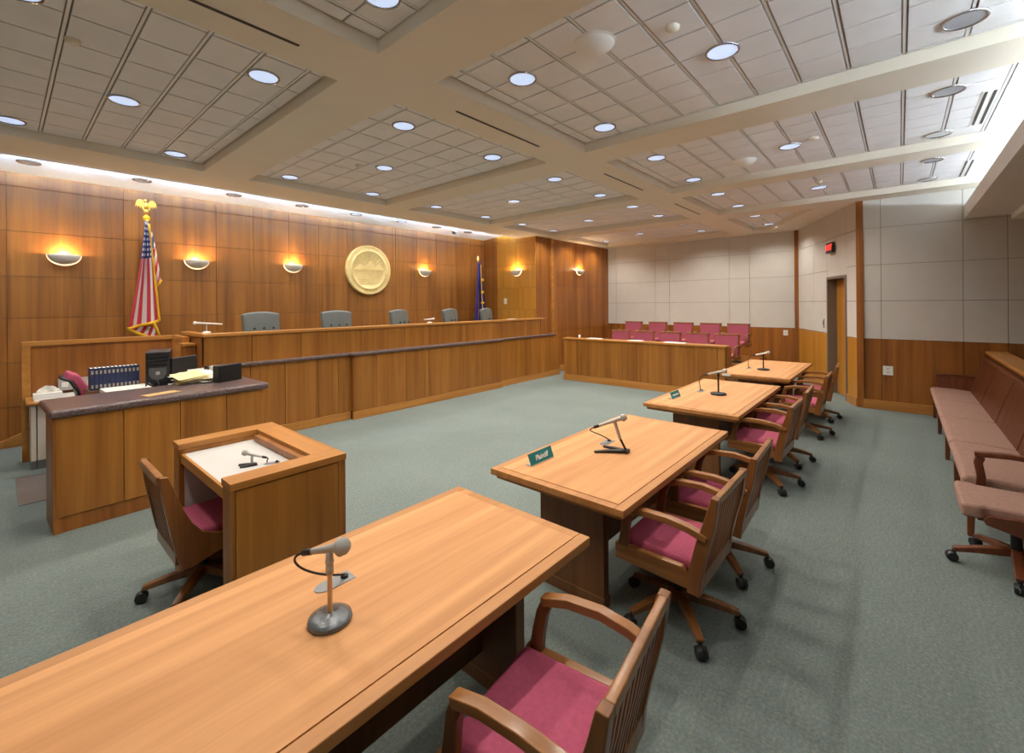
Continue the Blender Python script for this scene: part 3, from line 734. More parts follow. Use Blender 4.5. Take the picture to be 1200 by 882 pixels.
# books: a row of navy volumes
def book_mesh():
    mb = MB(); mb.mi = 0
    mb.box(-.021, .021, -.006, .006, 0, .24); mb.box(-.021, -.017, 0, .17, 0, .24); mb.box(.017, .021, 0, .17, 0, .24)
    mb.mi = 1; mb.box(-.017, .017, .004, .165, .004, .234)
    mb.mi = 2
    for zz in (.03, .055, .17, .195): mb.box(-.015, .015, -.0075, -.006, zz, zz + .013)
    return mb
bk = None
t = thing('book_shelf_riser', 'low dark shelf under the navy law books on the counter', 'shelf', (.83, 6.28, 0))
MB().box(.58, 1.12, 6.16, 6.44, .735, .97).build('body', M['table_base'], t, world=True, bevel=.004)
for i in range(12):
    lab = f'navy law book with pale spine bands, {"leftmost of the row" if i == 0 else "rightmost of the row" if i == 11 else ORD[i] + " from the left in the row" if i < 6 else ORD[11 - i] + " from the right in the row"}'
    if bk is None:
        bk = thing('law_book', lab, 'book', (.612, 6.2, .97), 0, 'navy law books in a row')
        mb = MB(); mb.box(-.0155, .0155, -.006, .006, 0, .225); mb.box(-.0155, -.013, .006, .17, 0, .225); mb.box(.013, .0155, .006, .17, 0, .225); mb.mi = 1; mb.box(-.0085, .0085, -.0075, -.005, .02, .055); mb.box(-.0085, .0085, -.0075, -.005, .165, .2); mb.build('cover', [M['navy'], M['dull_gilt']], bk)
        MB().box(-.0128, .0128, .0065, .165, .004, .219).build('pages', M['paper'], bk)
    else: dup(bk, (.612 + .0325 * i, 6.2, .97), 0, lab, 'navy law books in a row')
# computer tower and cables, headset
t = thing('computer_tower', 'black computer tower standing behind the stone counter top', 'computer', (1.115, 6.04, .735), -.25)
MB().box(-.105, .105, -.02, .40, 0, .60).build('case', M['black'], t, bevel=.012)
mb = MB()
for k in range(3): mb.box(-.085, .085, -.0235, -.018, .535 - .04 * k, .552 - .04 * k)
mb.build('drive_bays', M['black_metal'], t, bevel=.003)
mb = MB(); mb.prism([(-.075, .43), (.075, .43), (.075, .36), (.05, .31), (0, .29), (-.05, .31), (-.075, .36)], 'y', -.027, -.018); mb.build('front_badge', M['gunmetal'], t)
MB().lathe([(0, .03), (.018, .03), (.02, .027)], (0, -.0, .37), (0, -1, 0), 18).build('power_button', M['mic_grey'], t)
t = thing('monitor_arm', 'black monitor on a stand turned away beside the computer tower', 'monitor', (1.35, 6.13, .735), .6)
MB().box(-.12, .12, -.09, .09, 0, .02).build('base', M['black'], t, bevel=.006)
MB().box(-.03, .03, .0, .04, .02, .30).build('neck', M['black'], t, bevel=.005)
MB().box(-.17, .17, -.04, .0, .14, .52).build('screen', M['black'], t, bevel=.008)
mb = MB()
for k in range(4): mb.tube([(.02 * k - .05, .05, .40 - .03 * k), (.03 * k - .06, .12, .30), (.05 - .03 * k, .10, .12), (.03 * k, .09, .01)], .006)
mb.build('cables', M['black'], t, smooth=True)
t = thing('headset', 'black coiled headset lying by the navy law books', 'headset', (1.05, 5.95, .735))
MB().tube([(.055 * math.cos(k * .45), .04 * math.sin(k * .45), .24 + .05 * math.sin(k * .9)) for k in range(15)], .009).build('band', M['black'], t, smooth=True)
MB().box(-.06, .06, -.04, .06, 0, .21).build('holder', M['black'], t, bevel=.01)
# black loudspeaker on the counter
t = thing('black_box_speaker', 'flat black box speaker on the right end of the stone counter', 'speaker', (1.65, 5.62, CZ), .42)
MB().box(-.14, .14, -.045, .045, 0, .18).build('case', M['black'], t, bevel=.004)
MB().box(-.13, .13, -.048, -.045, .008, .172).build('grille', M['black_metal'], t)
# papers, folders
def sheet(name, mat, x, y, zz, w, h, rz, th, label, cat, tilt=0):
    o = MB().box(-w / 2, w / 2, -h / 2, h / 2, 0, th).build(name, mat, None); o.location = (x, y, zz); o.rotation_euler = (tilt, 0, rz); return tag(o, label, cat)
sheet('paper_sheet', M['kraft'], 1.0, 5.30, CZ, .28, .12, .3, .003, 'tan paper slip on the middle of the stone counter', 'paper')
t = thing('paper_pile', 'heap of white and yellow papers by the black box speaker', 'papers', (1.42, 5.80, .735))
mb = MB(); random.seed(3)
for k in range(26):
    a = random.uniform(-.5, .5); c = V((random.uniform(-.1, .12), random.uniform(-.05, .12), .235 + .0045 * k)); mb.mi = (0, 1, 1, 0)[k % 4]
    u = V((math.cos(a), math.sin(a), random.uniform(-.08, .15))).normalized(); w = V((-math.sin(a), math.cos(a), random.uniform(-.05, .25))).normalized(); n = u.cross(w)
    mb.obox(c, u, w, n, -.14, .14, -.10, .10, 0, .004)
mb.build('sheets', [M['paper'], M['yellow_paper']], t)
MB().box(-.17, .18, -.11, .17, 0, .235).build('paper_tray', M['white'], t, bevel=.005)
sheet('envelope', M['white'], 1.44, 5.97, 1.02, .17, .005, .2, .10, 'small white card standing in the paper heap', 'paper')
sheet('envelope', M['white'], 1.66, 6.05, 1.02, .10, .10, .2, .10, 'small white box behind the black box speaker', 'box')
o = MB().box(-.035, .035, -.02, .02, 0, .25).build('yellow_folder', M['yellow_paper'], None); o.location = (1.13, 6.30, .97); tag(o, 'pale yellow folder upright between the law books and computer tower', 'folder')
# tissue box, wall plate box, clerk chair
t = thing('tissue_box', 'white tissue box on the left end of the clerk desk', 'tissue box', (.36, 7.52, .768))
MB().box(-.12, .12, -.06, .06, 0, .06).build('carton', M['white'], t, bevel=.004)
mb = MB(); mb.grid(lambda u, v: ((u - .5) * (.14 + .06 * v) + .01 * math.sin(9 * v), (v - .5) * .03 * math.sin(u * 8), .055 + .085 * v * (1 - .8 * (2 * u - 1) ** 2) + .004 * math.sin(u * 20)), 14, 8); mb.build('tissue', M['paper'], t, smooth=True, solid=.003)
t = thing('outlet_strip', 'long pale outlet box on the clerk screen beside the pink chair', 'outlet', (.62, 7.795, .80))
MB().box(-.16, .20, -.035, 0, 0, .14).build('housing', M['mic_grey'], t, bevel=.004)
for x in (-.10, .02, .13): MB().box(x - .03, x + .03, -.04, -.034, .04, .10).build('socket_plate', M['white'], t)
t = thing('clerk_chair', 'rose upholstered office chair with a black shell at the clerk desk', 'chair', (.82, 6.85, 0), 0)
mb = MB(); prof = [(-.18, .52), (-.185, .65), (-.20, .80), (-.23, .94), (-.285, 1.05), (-.36, 1.09)]
for nm, off, mt, th in (('backrest', 0, M['pink'], .08), ('back_shell', -.05, M['black'], .03)):
    mb = MB(); mb.sweep([(p[0] + off * .9, 0, p[1] + off * .35) for p in prof], [.30, .36, .40, .42, .40, .32], th, side=(0, 1, 0)); mb.build(nm, mt, t, bevel=.018, seg=3)
MB().box(-.22, .26, -.24, .24, .42, .50).build('seat', M['pink'], t, bevel=.03, seg=3)
MB().cyl((0, 0, .1), (0, 0, .42), .03).build('column', M['black_metal'], t)
base(t, .28, M['black_metal'])
o = MB().box(.10, 1.6, 6.10, 7.10, .0, .006).build('floor_mat', M['mat_plastic'], None, loc=None, bevel=.0); tag(o, 'grey-brown chair mat on the carpet beside the clerk counter', 'mat')
t = thing('clerk_gate_shelf', 'short pale shelf bracket between the clerk screen and the bench end', 'shelf', (1.74, 7.3, 0))
MB().box(1.58, 1.69, 7.02, 7.24, .0, 1.30).build('bracket', M['wall_wood'], t, world=True)
MB().box(1.56, 1.695, 7.0, 7.245, 1.30, 1.335).build('shelf_top', M['bench_trim_y'], t, world=True, bevel=.004)

# ------------------------------------------------------------------ witness stand
WX0, WX1, WY0, WY1, WZ = .79, 1.43, 2.66, 3.82, .885
t = thing('witness_stand', 'wooden witness stand with recessed white desk, open towards its chair', 'desk', (1.14, 3.24, 0))
for y0, y1 in ((WY0, WY0 + .13), (WY1 - .13, WY1)):
    mb = MB(); mb.box(WX0, WX1, y0, y1, 0, .845); mb.build('side_panel', M['bench_wood'], t, world=True, bevel=.003)
mb = MB(); f = WY0
mb.box(WX0 - .0, WX0 + .02, f - .006, f, 0, .845); mb.box(WX1 - .045, WX1, f - .006, f, 0, .845); mb.box(WX0 + .024, WX1 - .05, f - .008, f, .0, .836)
mb.build('side_veneer', M['bench_wood'], t, world=True)
MB().box(WX1 - .16, WX1, WY0 + .13, WY1 - .13, 0, .845).build('front_panel', M['bench_wood'], t, world=True)
for y0, y1 in ((WY0 - .012, WY0 + .135), (WY1 - .135, WY1 + .008)): MB().box(WX0 - .005, WX1 + .005, y0, y1, .845, WZ).build('side_rail', M['bench_trim'], t, world=True, bevel=.003)
MB().box(WX1 - .155, WX1 + .005, WY0 + .136, WY1 - .136, .845, WZ).build('front_rail', M['bench_trim_y'], t, world=True, bevel=.003)
MB().box(WX1 - .20, WX1 - .155, WY0 + .2, WY1 - .2, .82, .862).build('inlay_ledge', M['wall_wood'], t, world=True, bevel=.003)
MB().box(WX0 + .03, WX1 - .165, WY0 + .135, WY1 - .135, .785, .815).build('desktop', M['laminate'], t, world=True)
MB().box(WX0 + .01, WX0 + .03, WY0 + .133, WY1 - .133, .755, .818).build('desk_edge', M['bench_trim_y'], t, world=True, bevel=.004)
MB().box(WX0 + .03, WX1 - .165, WY1 - .136, WY1 - .13, .1, .785).build('inner_lining', M['laminate'], t, world=True)

# ------------------------------------------------------------------ microphones on tables
def bez(a, b, c, d, n=14):
    a, b, c, d = V(a), V(b), V(c), V(d); r = []
    for k in range(n + 1):
        s = k / n; r.append(a * (1 - s) ** 3 + b * (3 * s * (1 - s) ** 2) + c * (3 * s * s * (1 - s)) + d * s ** 3)
    return r
def mic_head(t, clamp, dirv, mat=None, L=.15, hs=1.0):
    """handheld microphone lying in a clip at clamp, grille towards dirv"""
    clamp = V(clamp); d = V(dirv).normalized(); mat = mat or M['mic_grey']
    b = MB().lathe([(0, -L * .62), (.010, -L * .62), (.011, -L * .5), (.0145, L * .1), (.017, L * .26), (.0185, L * .28)], clamp, d, 18).build('microphone_body', mat, t, smooth=True)
    hc = clamp + d * (L * .26)
    g = MB().lathe([(.017 * hs, 0), (.0235 * hs, .008), (.026 * hs, .020), (.0245 * hs, .034), (.017 * hs, .045), (0, .049)], hc, d, 20).build('grille', M['mesh_grey'], t, smooth=True)
    MB().lathe([(.0265 * hs, .012), (.0275 * hs, .017), (.0265 * hs, .022)], hc, d, 20).build('grille_band', M['mic_grey'], g, smooth=True)
    c = MB().lathe([(0, -.035), (.0105, -.035), (.0115, 0), (.009, .004)], clamp - d * (L * .62), d, 14).build('connector', M['black'], t, smooth=True)
    return clamp - d * (L * .62 + .03)
def plate(x, y, zz, rz, label, sc=1.0, cat='connector plate'):
    t = thing('cable_plate', label, cat, (x, y, zz), rz, 'table cable plates')
    mb = MB(); pts = [(-.035, -.075), (.035, -.075)] + [(.035 * math.cos(a), .02 + .055 * math.sin(a)) for a in [PI * k / 12 for k in range(13)]]
    mb.prism([(p[0] * sc, p[1] * sc) for p in pts], 'z', 0, .003); mb.build('plate', M['plate_grey'], t, bevel=.001)
    MB().lathe([(.015 * sc, .003), (.015 * sc, .008), (.011 * sc, .013), (0, .014)], (.0, -.045 * sc, 0), n=16).build('socket', M['black'], t, smooth=True)
    return t
TZ = .742
# nearest table: hammered round base, pale pole
t = thing('table_microphone', 'grey microphone on a tan pole with heavy oval gunmetal base, nearest table', 'microphone', (.735, 1.475, TZ))
MB().lathe([(.070, 0), (.073, .006), (.070, .016), (.045, .024), (.014, .027), (.012, .030), (0, .030)], n=32).build('base', M['gunmetal'], t, smooth=True)
MB().cyl((0, 0, .028), (0, 0, .175), .0085).build('pole', M['tan_pole'], t, smooth=False)
mb = MB().cyl((0, 0, .165), (0, 0, .205), .0135, .0125).cyl((0, 0, .200), (.0, 0, .238), .011, .013); mb.ball((0, 0, .205), .015, 12); mb.build('swivel', M['mic_grey'], t, smooth=True)
tail = mic_head(t, (.0, .004, .245), (.45, -.85, .25), L=.115, hs=1.1)
MB().tube(bez(tail, tail + V((-.055, .05, -.01)), V((-.05, .12, .12)), V((.155, .19, .012)), 22), .0042).build('cable', M['black'], t, smooth=True)
plate(.845, 1.665, TZ, PI / 2, 'half-oval grey cable plate behind the nearest table microphone')
# second table: folding V feet
t = thing('table_microphone', 'grey microphone on a slim pole with black V-shaped feet, second table', 'microphone', (2.93, 1.52, TZ))
mb = MB()
mb.sweep([(.02, -.03, .010), (-.06, .08, .010), (-.12, .15, .006)], [.042, .034, .022], [.022, .018, .012], side=(.8, .6, 0))
mb.sweep([(.02, -.03, .010), (.03, .08, .010), (.035, .16, .006)], [.042, .034, .022], [.022, .018, .012], side=(1, 0, 0))
mb.box(-.005, .045, -.05, -.005, 0, .026); mb.build('feet', M['black'], t, bevel=.003)
MB().cyl((.02, -.03, .02), (-.01, .01, .12), .008).build('pole', M['black_metal'], t)
MB().cyl((-.005, .003, .10), (-.03, .03, .22), .0115, .0125).build('sleeve', M['mic_grey'], t, smooth=False)
tail = mic_head(t, (-.035, .035, .232), (.62, -.66, .28), L=.19)
MB().tube(bez(tail, tail + V((-.06, .06, -.03)), V((.06, .235, .10)), V((.185, .195, .012)), 22), .0042).build('cable', M['black'], t, smooth=True)
plate(3.07, 1.715, TZ, PI / 2, 'half-oval grey cable plate on the table with the Plaintiff sign')
for i, (x, y, px, py, lab) in enumerate(((5.50, 1.60, 5.58, 1.83, 'third table, by the small teal sign'), (7.93, 1.63, 8.0, 1.86, 'farthest table'))):
    t = thing('table_microphone', 'grey microphone on a black pole, round black base, ' + lab, 'microphone', (x, y, TZ))
    MB().lathe([(.085, 0), (.088, .008), (.084, .020), (.03, .028), (.012, .032), (0, .032)], n=28).build('base', M['black'], t, smooth=True)
    MB().cyl((0, 0, .03), (0, 0, .235), .009).build('pole', M['black_metal'], t)
    MB().cyl((0, 0, .215), (0, 0, .25), .013, .015).build('swivel', M['black'], t)
    tail = mic_head(t, (0, 0, .26), (.55, -.75, .18), M['mic_grey'] if i == 0 else M['white'], L=.2, hs=1.1)
    MB().tube(bez(tail, tail + V((-.07, .07, -.03)), V((px - x - .02, py - y, .12)), V((px - x, py - y, .01)), 18), .005).build('cable', M['black'], t, smooth=True)
    plate(px, py, TZ, PI / 2, ('half-oval grey cable plate on the third table', 'half-oval grey cable plate on the farthest table')[i])
# witness microphone
t = thing('witness_microphone', 'grey microphone with short black feet on the white witness desk', 'microphone', (1.04, 3.08, .815))
mb = MB(); mb.sweep([(.03, -.0, .010), (-.04, .05, .010), (-.09, .085, .008)], .026, .020, side=(.6, .8, 0)); mb.sweep([(.03, -.02, .010), (-.05, -.005, .010), (-.10, .02, .008)], .026, .020, side=(.2, 1, 0)); mb.build('feet', M['black'], t, bevel=.004)
MB().cyl((.0, .02, .015), (.0, .02, .085), .012).build('pole', M['mic_grey'], t)
tail = mic_head(t, (.0, .02, .098), (-.72, .45, .30), L=.15)
MB().tube(bez(tail, tail + V((.03, -.02, -.01)), V((.10, -.05, .04)), V((.105, -.05, .012)), 10), .006).build('cable', M['black'], t, smooth=True)
t.scale = (.68, .68, .68)
plate(1.135, 3.03, .815, 1.2, 'dark oval cable plate on the white witness desk', .62)

# ------------------------------------------------------------------ counsel tables
def table(x0, x1, y0, y1, label, group):
    cx, cy = (x0 + x1) / 2, (y0 + y1) / 2
    t = thing('counsel_table', label, 'table', (cx, cy, 0), 0, group)
    L, W = (x1 - x0) / 2, (y1 - y0) / 2; bw = .055
    mb = MB(); mb.box(-L + .0, L, -W, -W + bw, .70, .74); mb.box(-L, L, W - bw, W, .70, .74)
    mb.box(-L, -L + bw, -W + bw, W - bw, .70, .74); mb.box(L - bw, L, -W + bw, W - bw, .70, .74); mb.box(-L + .03, L - .03, -W + .03, W - .03, .672, .70)
    mb.build('edge_band', M['table_edge'], t, bevel=.004)
    MB().box(-L + bw + .0015, L - bw - .0015, -W + bw + .0015, W - bw - .0015, .70, .742).build('tabletop', M['table_field'], t)
    for s in (-1, 1):
        lg = MB().box(s * (L - .25) - .03, s * (L - .25) + .03, -.235, .235, .0, .672).build('leg_panel', M['table_base'], t, bevel=.004)
        MB().box(s * (L - .25) - .036, s * (L - .25) + .036, -.24, .24, 0, .07).build('leg_base', M['table_base'], lg, bevel=.004)
    MB().box(-L + .27, L - .27, -.02, .02, .16, .672).build('stretcher_panel', M['table_base'], t)
    return t
TG = 'counsel tables in a row'
table(-.10, 1.785, 1.085, 1.985, 'cherry counsel table nearest the viewer, holding the tan-pole microphone', TG)
table(2.115, 3.99, 1.085, 2.04, 'cherry counsel table with the teal Plaintiff sign and V-foot microphone', TG)
table(4.56, 6.55, 1.15, 2.10, 'cherry counsel table, third in the row, with a small teal sign', TG)
t4 = table(7.20, 9.30, 1.15, 2.13, 'cherry counsel table farthest in the row, nearest the jury box', TG)
MB().box(-1.058, -1.052, .28, .40, .705, .735).build('outlet_plate', M['white'], t4, bevel=.002)
# signs
def text_mesh(s, size, extr):
    c = bpy.data.curves.new('lettering', 'FONT'); c.body = s; c.size = size; c.extrude = extr; c.align_x = 'CENTER'; c.align_y = 'CENTER'; c.shear = .25; c.offset = size * .025
    o = bpy.data.objects.new('tmp', c); COL.objects.link(o)
    dg = bpy.context.evaluated_depsgraph_get(); me = bpy.data.meshes.new_from_object(o.evaluated_get(dg))
    bpy.data.objects.remove(o); return me
def sign(x, y, w, h, rz, text, label):
    t = thing('desk_sign', label, 'sign', (x, y, TZ), rz, 'teal desk signs')
    mb = MB(); mb.prism([(-.022, 0), (-.014, 0), (.014, h - .002), (.008, h)], 'x', -w / 2, w / 2); pl = mb.build('plaque', M['green_sign'], t)
    MB().box(-w / 2, w / 2, -.024, .03, 0, .006).build('holder', M['steel'], t, bevel=.001)
    a = math.atan2(h, .03)
    if text:
        me = text_mesh(text, h * .62, .0006); me.materials.append(M['white']); o = bpy.data.objects.new('lettering', me); COL.objects.link(o); o.parent = t
        o.location = (0, -.0085, h * .5); o.rotation_euler = (a, 0, 0)
    else:
        o = MB().obox(V((0, -.0085, h * .5)), V((1, 0, 0)), V((0, math.cos(a), math.sin(a))), V((0, -math.sin(a), math.cos(a))), -w * .36, w * .36, -h * .12, h * .12, 0, .0008).build('lettering_band', M['white'], t)
    return t
sign(2.425, 1.86, .25, .075, .0, 'Plaintiff', 'teal desk sign reading Plaintiff on the second table')
sign(5.03, 1.93, .22, .07, -.03, '', 'small teal desk sign on the third table')

# ------------------------------------------------------------------ wooden swivel chairs
def slats(t, mt, w, n, pts, name='back_slats', sw=.020, th=.016):
    mb = MB()
    for k in range(n):
        x = -w / 2 + w * (k + .5) / n
        mb.sweep([(x, p[0], p[1]) for p in pts], sw, th, side=(1, 0, 0))
    return mb.build(name, mt, t, bevel=.002, seg=1)
def ctrl(t):
    MB().cyl((0, 0, .12), (0, 0, .345), .028).build('column', M['black_metal'], t)
    MB().box(-.10, .10, -.13, .13, .345, .375).build('mechanism', M['black_metal'], t, bevel=.006)
def arm_chair(label, fabric, wd, aw, group):
    """counsel chair: slatted raked back, bowed arms on front posts; faces +y"""
    t = thing('swivel_armchair', label, 'chair', (0, 0, 0), 0, group)
    W = .275
    s = MB().box(-W + .045, W - .045, -.20, .255, .405, .475).build('seat', fabric, t, bevel=.03, seg=4)
    for sg in (-1, 1):
        x0, x1 = sorted((sg * W, sg * (W - .038)))
        MB().prism([(-.18, .345), (.26, .365), (.26, .452), (-.12, .452)], 'x', x0, x1).build('side_rail', aw, t, bevel=.005)
        MB().sweep([(sg * (W - .019), .215, .44), (sg * (W - .019), .205, .52), (sg * (W - .012), .19, .60), (sg * (W - .010), .165, .652)], .038, [.055, .048, .045, .045]).build('arm_post', wd, t, bevel=.005)
        MB().sweep([(sg * (W - .010), .19, .645), (sg * (W - .004), .08, .672), (sg * W, -.05, .676), (sg * (W - .004), -.16, .660), (sg * (W - .012), -.245, .630)], .046, .034).build('arm', aw, t, bevel=.004)
        MB().prism([(-.21, .325), (-.145, .33), (-.155, .45), (-.192, .60), (-.24, .745), (-.268, .848), (-.305, .845), (-.285, .70), (-.245, .54), (-.22, .42)], 'x', x0 - .003, x1 + .003).build('back_stile', wd, t, bevel=.005)
    MB().box(-W + .038, W - .038, .235, .262, .37, .445).build('front_rail', wd, t, bevel=.004)
    MB().box(-W + .038, W - .038, -.304, -.272, .812, .847).build('top_rail', aw, t, bevel=.006)
    MB().box(-W + .038, W - .038, -.215, -.175, .345, .42).build('bottom_rail', wd, t, bevel=.004)
    slats(t, wd, 2 * W - .08, 10, [(-.200, .40), (-.225, .52), (-.258, .66), (-.288, .82)], sw=.019, th=.012)
    ctrl(t); base(t, .31, M['chair_wood'], 5, .07)
    return t
CG = 'rose seated swivel armchairs at the tables'
ac = arm_chair('rose seated wooden swivel armchair at the nearest table', M['pink'], M['chair_wood'], M['arm_wood'], CG)
ac.location = (1.172, .855, 0); ac.rotation_euler = (0, 0, .12)
for x, y, rz, lab in ((2.585, .98, 0, 'rose seated wooden swivel armchair at the Plaintiff table, nearer one'), (3.325, .98, .03, 'rose seated wooden swivel armchair at the Plaintiff table, farther one'),
                  (5.05, 1.04, -.02, 'rose seated wooden swivel armchair at the third table, nearer one'), (5.91, 1.05, .02, 'rose seated wooden swivel armchair at the third table, farther one'),
                  (7.30, 1.0, 0, 'rose seated wooden swivel armchair at the farthest table, nearer one'), (8.37, 1.0, .05, 'rose seated wooden swivel armchair at the farthest table, before the door')):
    dup(ac, (x, y, 0), rz, lab, CG)
def side_chair(label, fabric, wd):
    """armless swivel chair whose side plates sweep from the back top into the seat"""
    t = thing('swivel_side_chair', label, 'chair')
    W = .265
    MB().prism([(-W + .036, -.16), (W - .036, -.16), (W - .036, .16), (W - .004, .19), (W - .01, .28), (-W + .01, .28), (-W + .004, .19), (-W + .036, .16)], 'z', .39, .478).build('seat', fabric, t, bevel=.028, seg=4)
    for sg in (-1, 1):
        x0, x1 = sorted((sg * W, sg * (W - .034)))
        pr = [(-.275, .852), (-.235, .845), (-.20, .74), (-.165, .64), (-.125, .55), (-.07, .475), (.0, .440), (.08, .430), (.14, .430), (.168, .415), (.178, .39), (.165, .365), (.08, .345), (-.05, .31), (-.13, .285), (-.175, .29), (-.205, .40), (-.235, .56), (-.262, .72)]
        MB().prism(pr, 'x', x0, x1).build('side_plate', wd, t, bevel=.004)
    MB().box(-W + .034, W - .034, -.285, -.25, .80, .852).build('top_rail', M['arm_wood'] if fabric is M['pink'] else wd, t, bevel=.006)
    MB().box(-W + .034, W - .034, -.20, -.165, .31, .38).build('bottom_rail', wd, t, bevel=.004)
    MB().box(-W + .05, W - .05, .13, .20, .37, .402).build('front_rail', wd, t, bevel=.004)
    slats(t, wd, 2 * W - .075, 8, [(-.188, .36), (-.205, .48), (-.232, .64), (-.262, .82)], sw=.017, th=.012)
    ctrl(t); base(t, .31, wd if fabric is not M['pink'] else M['chair_wood'], 5, 1.8)
    return t
wc = side_chair('rose seated armless slatted swivel chair pulled up to the witness stand', M['pink'], M['chair_wood'])
wc.location = (.86, 3.41, 0); wc.rotation_euler = (0, 0, -PI / 2)
bc = side_chair('dusty pink armless swivel chair beside the near end of the long bench', M['tan'], M['dark_chair_wood'])
bc.location = (4.44, -.58, 0)

# ------------------------------------------------------------------ jury box
struct(MB().box(9.1, 12.55, 2.52, 6.05, 0, .28).box(10.50, 12.55, 2.52, 6.05, .28, .45).build('floor_jury_riser', M['wall_wood'], loc=(11, 4.5, 0)))
JX, JY0, JY1, JZ = 8.88, 2.46, 6.08, 1.0
t = thing('jury_box_rail', 'low wooden jury box wall in front of the rose seats', 'partition', (JX, 4.2, 0))
mb = MB(); mb.mi = 0; mb.box(JX + .02, JX + .09, JY0, JY1, 0, .96); mb.mi = 1
us = [JY0 + .0, JY0 + .12, 2.95, 3.50, 4.05, 4.55, 5.65, JY1]
us = [JY0, 2.60, 3.02, 4.22, 4.66, 5.72, JY1]
for a, b in zip(us, us[1:]): mb.box(JX, JX + .022, a + .003, b - .003, .15, .962)
mb.build('front_panel', [M['wood_joint'], M['bench_wood']], t, world=True)
MB().box(JX - .012, JX + .02, JY0 - .01, JY1 + .01, 0, .145).build('plinth', M['bench_trim_y'], t, world=True, bevel=.004)
MB().box(JX - .02, JX + .22, JY0 - .02, JY1 + .02, .962, JZ).build('cap_rail', M['bench_trim_y'], t, world=True, bevel=.005)
MB().box(JX + .02, JX + .36, JY0 - .012, JY0 + .03, 0, .962).build('return_panel', M['wall_wood'], t, world=True)
def juror_chair(label):
    t = thing('juror_armchair', label, 'chair', (0, 0, 0), 0, 'rose juror armchairs')
    # faces -x in the room once turned; built facing +y
    MB().box(-.22, .22, -.20, .24, .40, .475).build('seat', M['pink_back'], t, bevel=.03, seg=3)
    b = MB().prism([(-.20, .47), (-.165, .47), (-.215, .845), (-.25, .845)], 'x', -.225, .225).build('backrest', M['pink_back'], t, bevel=.012)
    mb = MB().prism([(-.235, .42), (-.20, .42), (-.25, .865), (-.285, .865)], 'x', -.245, .245)
    mb.box(-.245, .245, -.29, -.212, .845, .872); mb.build('back_frame', M['arm_wood'], t, bevel=.004)
    for sg in (-1, 1):
        MB().sweep([(sg * .255, .20, .44), (sg * .262, .19, .58), (sg * .265, .16, .635), (sg * .268, .0, .65), (sg * .262, -.22, .625)], .045, .036).build('arm', M['chair_wood'], t, bevel=.006)
        MB().box(min(sg * .24, sg * .275), max(sg * .24, sg * .275), -.22, .24, .36, .44).build('side_rail', M['chair_wood'], t, bevel=.004)
    MB().cyl((0, 0, .03), (0, 0, .40), .035).build('column', M['black_metal'], t)
    MB().lathe([(.17, 0), (.17, .015), (.06, .035), (.04, .04)], n=20).build('base_plate', M['black_metal'], t, smooth=True)
    return t
jq = None
for row, X, zz, ys in (('front', 9.80, .28, (5.18, 4.57, 3.95, 3.34, 2.74)), ('back', 11.0, .45, (5.42, 4.75, 4.09, 3.44, 2.82))):
    for i, y in enumerate(ys):
        lab = f'rose juror armchair in the {row} row, {("nearest the dark wall", "second from the dark wall", "middle of the row", "second from the open end", "at the open end")[i]}'
        if jq is None: jq = juror_chair(lab); jq.location = (X, y, zz); jq.rotation_euler = (0, 0, PI / 2)
        else: dup(jq, (X, y, zz), PI / 2, lab, 'rose juror armchairs')
for i, (y, w) in enumerate(((5.30, .34), (4.30, .30), (3.45, .42))):
    o = MB().box(-.09, .09, -w / 2, w / 2, 0, .012).build('notepad', M['paper'], None, bevel=.001); o.location = (JX + .11, y, JZ)
    tag(o, ('pale notepad lying on the jury rail, nearest the dark wall', 'pale notepad lying on the middle of the jury rail', 'pale notepad lying on the jury rail, toward the open end')[i], 'notepad', 'notepads on the jury rail')
o = MB().lathe([(.02, 0), (.026, .07), (.02, .07), (.018, .01), (0, .01)], n=14).build('paper_cup', M['white'], None, smooth=True); o.location = (JX + .12, 5.72, JZ); tag(o, 'small white cup on the jury rail near the dark wall', 'cup')

# ------------------------------------------------------------------ long bench and gallery rail
t = thing('upholstered_bench', 'long dusty pink upholstered bench with reeded wooden back along the rail', 'bench', (7.2, -.62, 0))
SB = [9.56, 8.40, 7.22, 6.02, 4.86]
for a, b in zip(SB[1:], SB):
    MB().prism([(-.37, .355), (-.345, .455), (-.39, .478), (-.62, .472), (-.82, .455), (-.82, .36)], 'x', a + .010, b - .010).build('seat_cushion', M['tan'], t, world=True, bevel=.030, seg=3)
    mb = MB(); n = 30
    prof = [(-.80, .45), (-.835, .58), (-.88, .74), (-.935, .90), (-.955, .945)]
    mb.sweep([((a + b) / 2, p[0] - .014, p[1]) for p in prof], b - a - .012, .014, side=(1, 0, 0))
    for k in range(n):
        x = a + .02 + (b - a - .04) * (k + .5) / n; mb.sweep([(x, p[0], p[1]) for p in prof], (b - a - .04) / n * .62, .018, side=(1, 0, 0))
    mb.build('back_panel', M['dark_chair_wood'], t, world=True)
MB().box(4.84, 9.58, -.99, -.935, .93, .975).build('back_top_rail', M['dark_chair_wood'], t, world=True, bevel=.006)
MB().box(4.86, 9.56, -.84, -.42, .31, .36).build('seat_frame', M['dark_chair_wood'], t, world=True)
for x in (9.5, 8.40, 7.10, 6.02, 4.92):
    for y in (-.405, -.80): MB().sweep([(x, y, .0), (x, y - .005, .31)], [.038, .05], [.038, .05]).build('leg', M['dark_chair_wood'], t, world=True, bevel=.004)
MB().box(9.55, 9.59, -.86, -.44, .33, .65).build('arm_panel', M['dark_chair_wood'], t, world=True, bevel=.004)
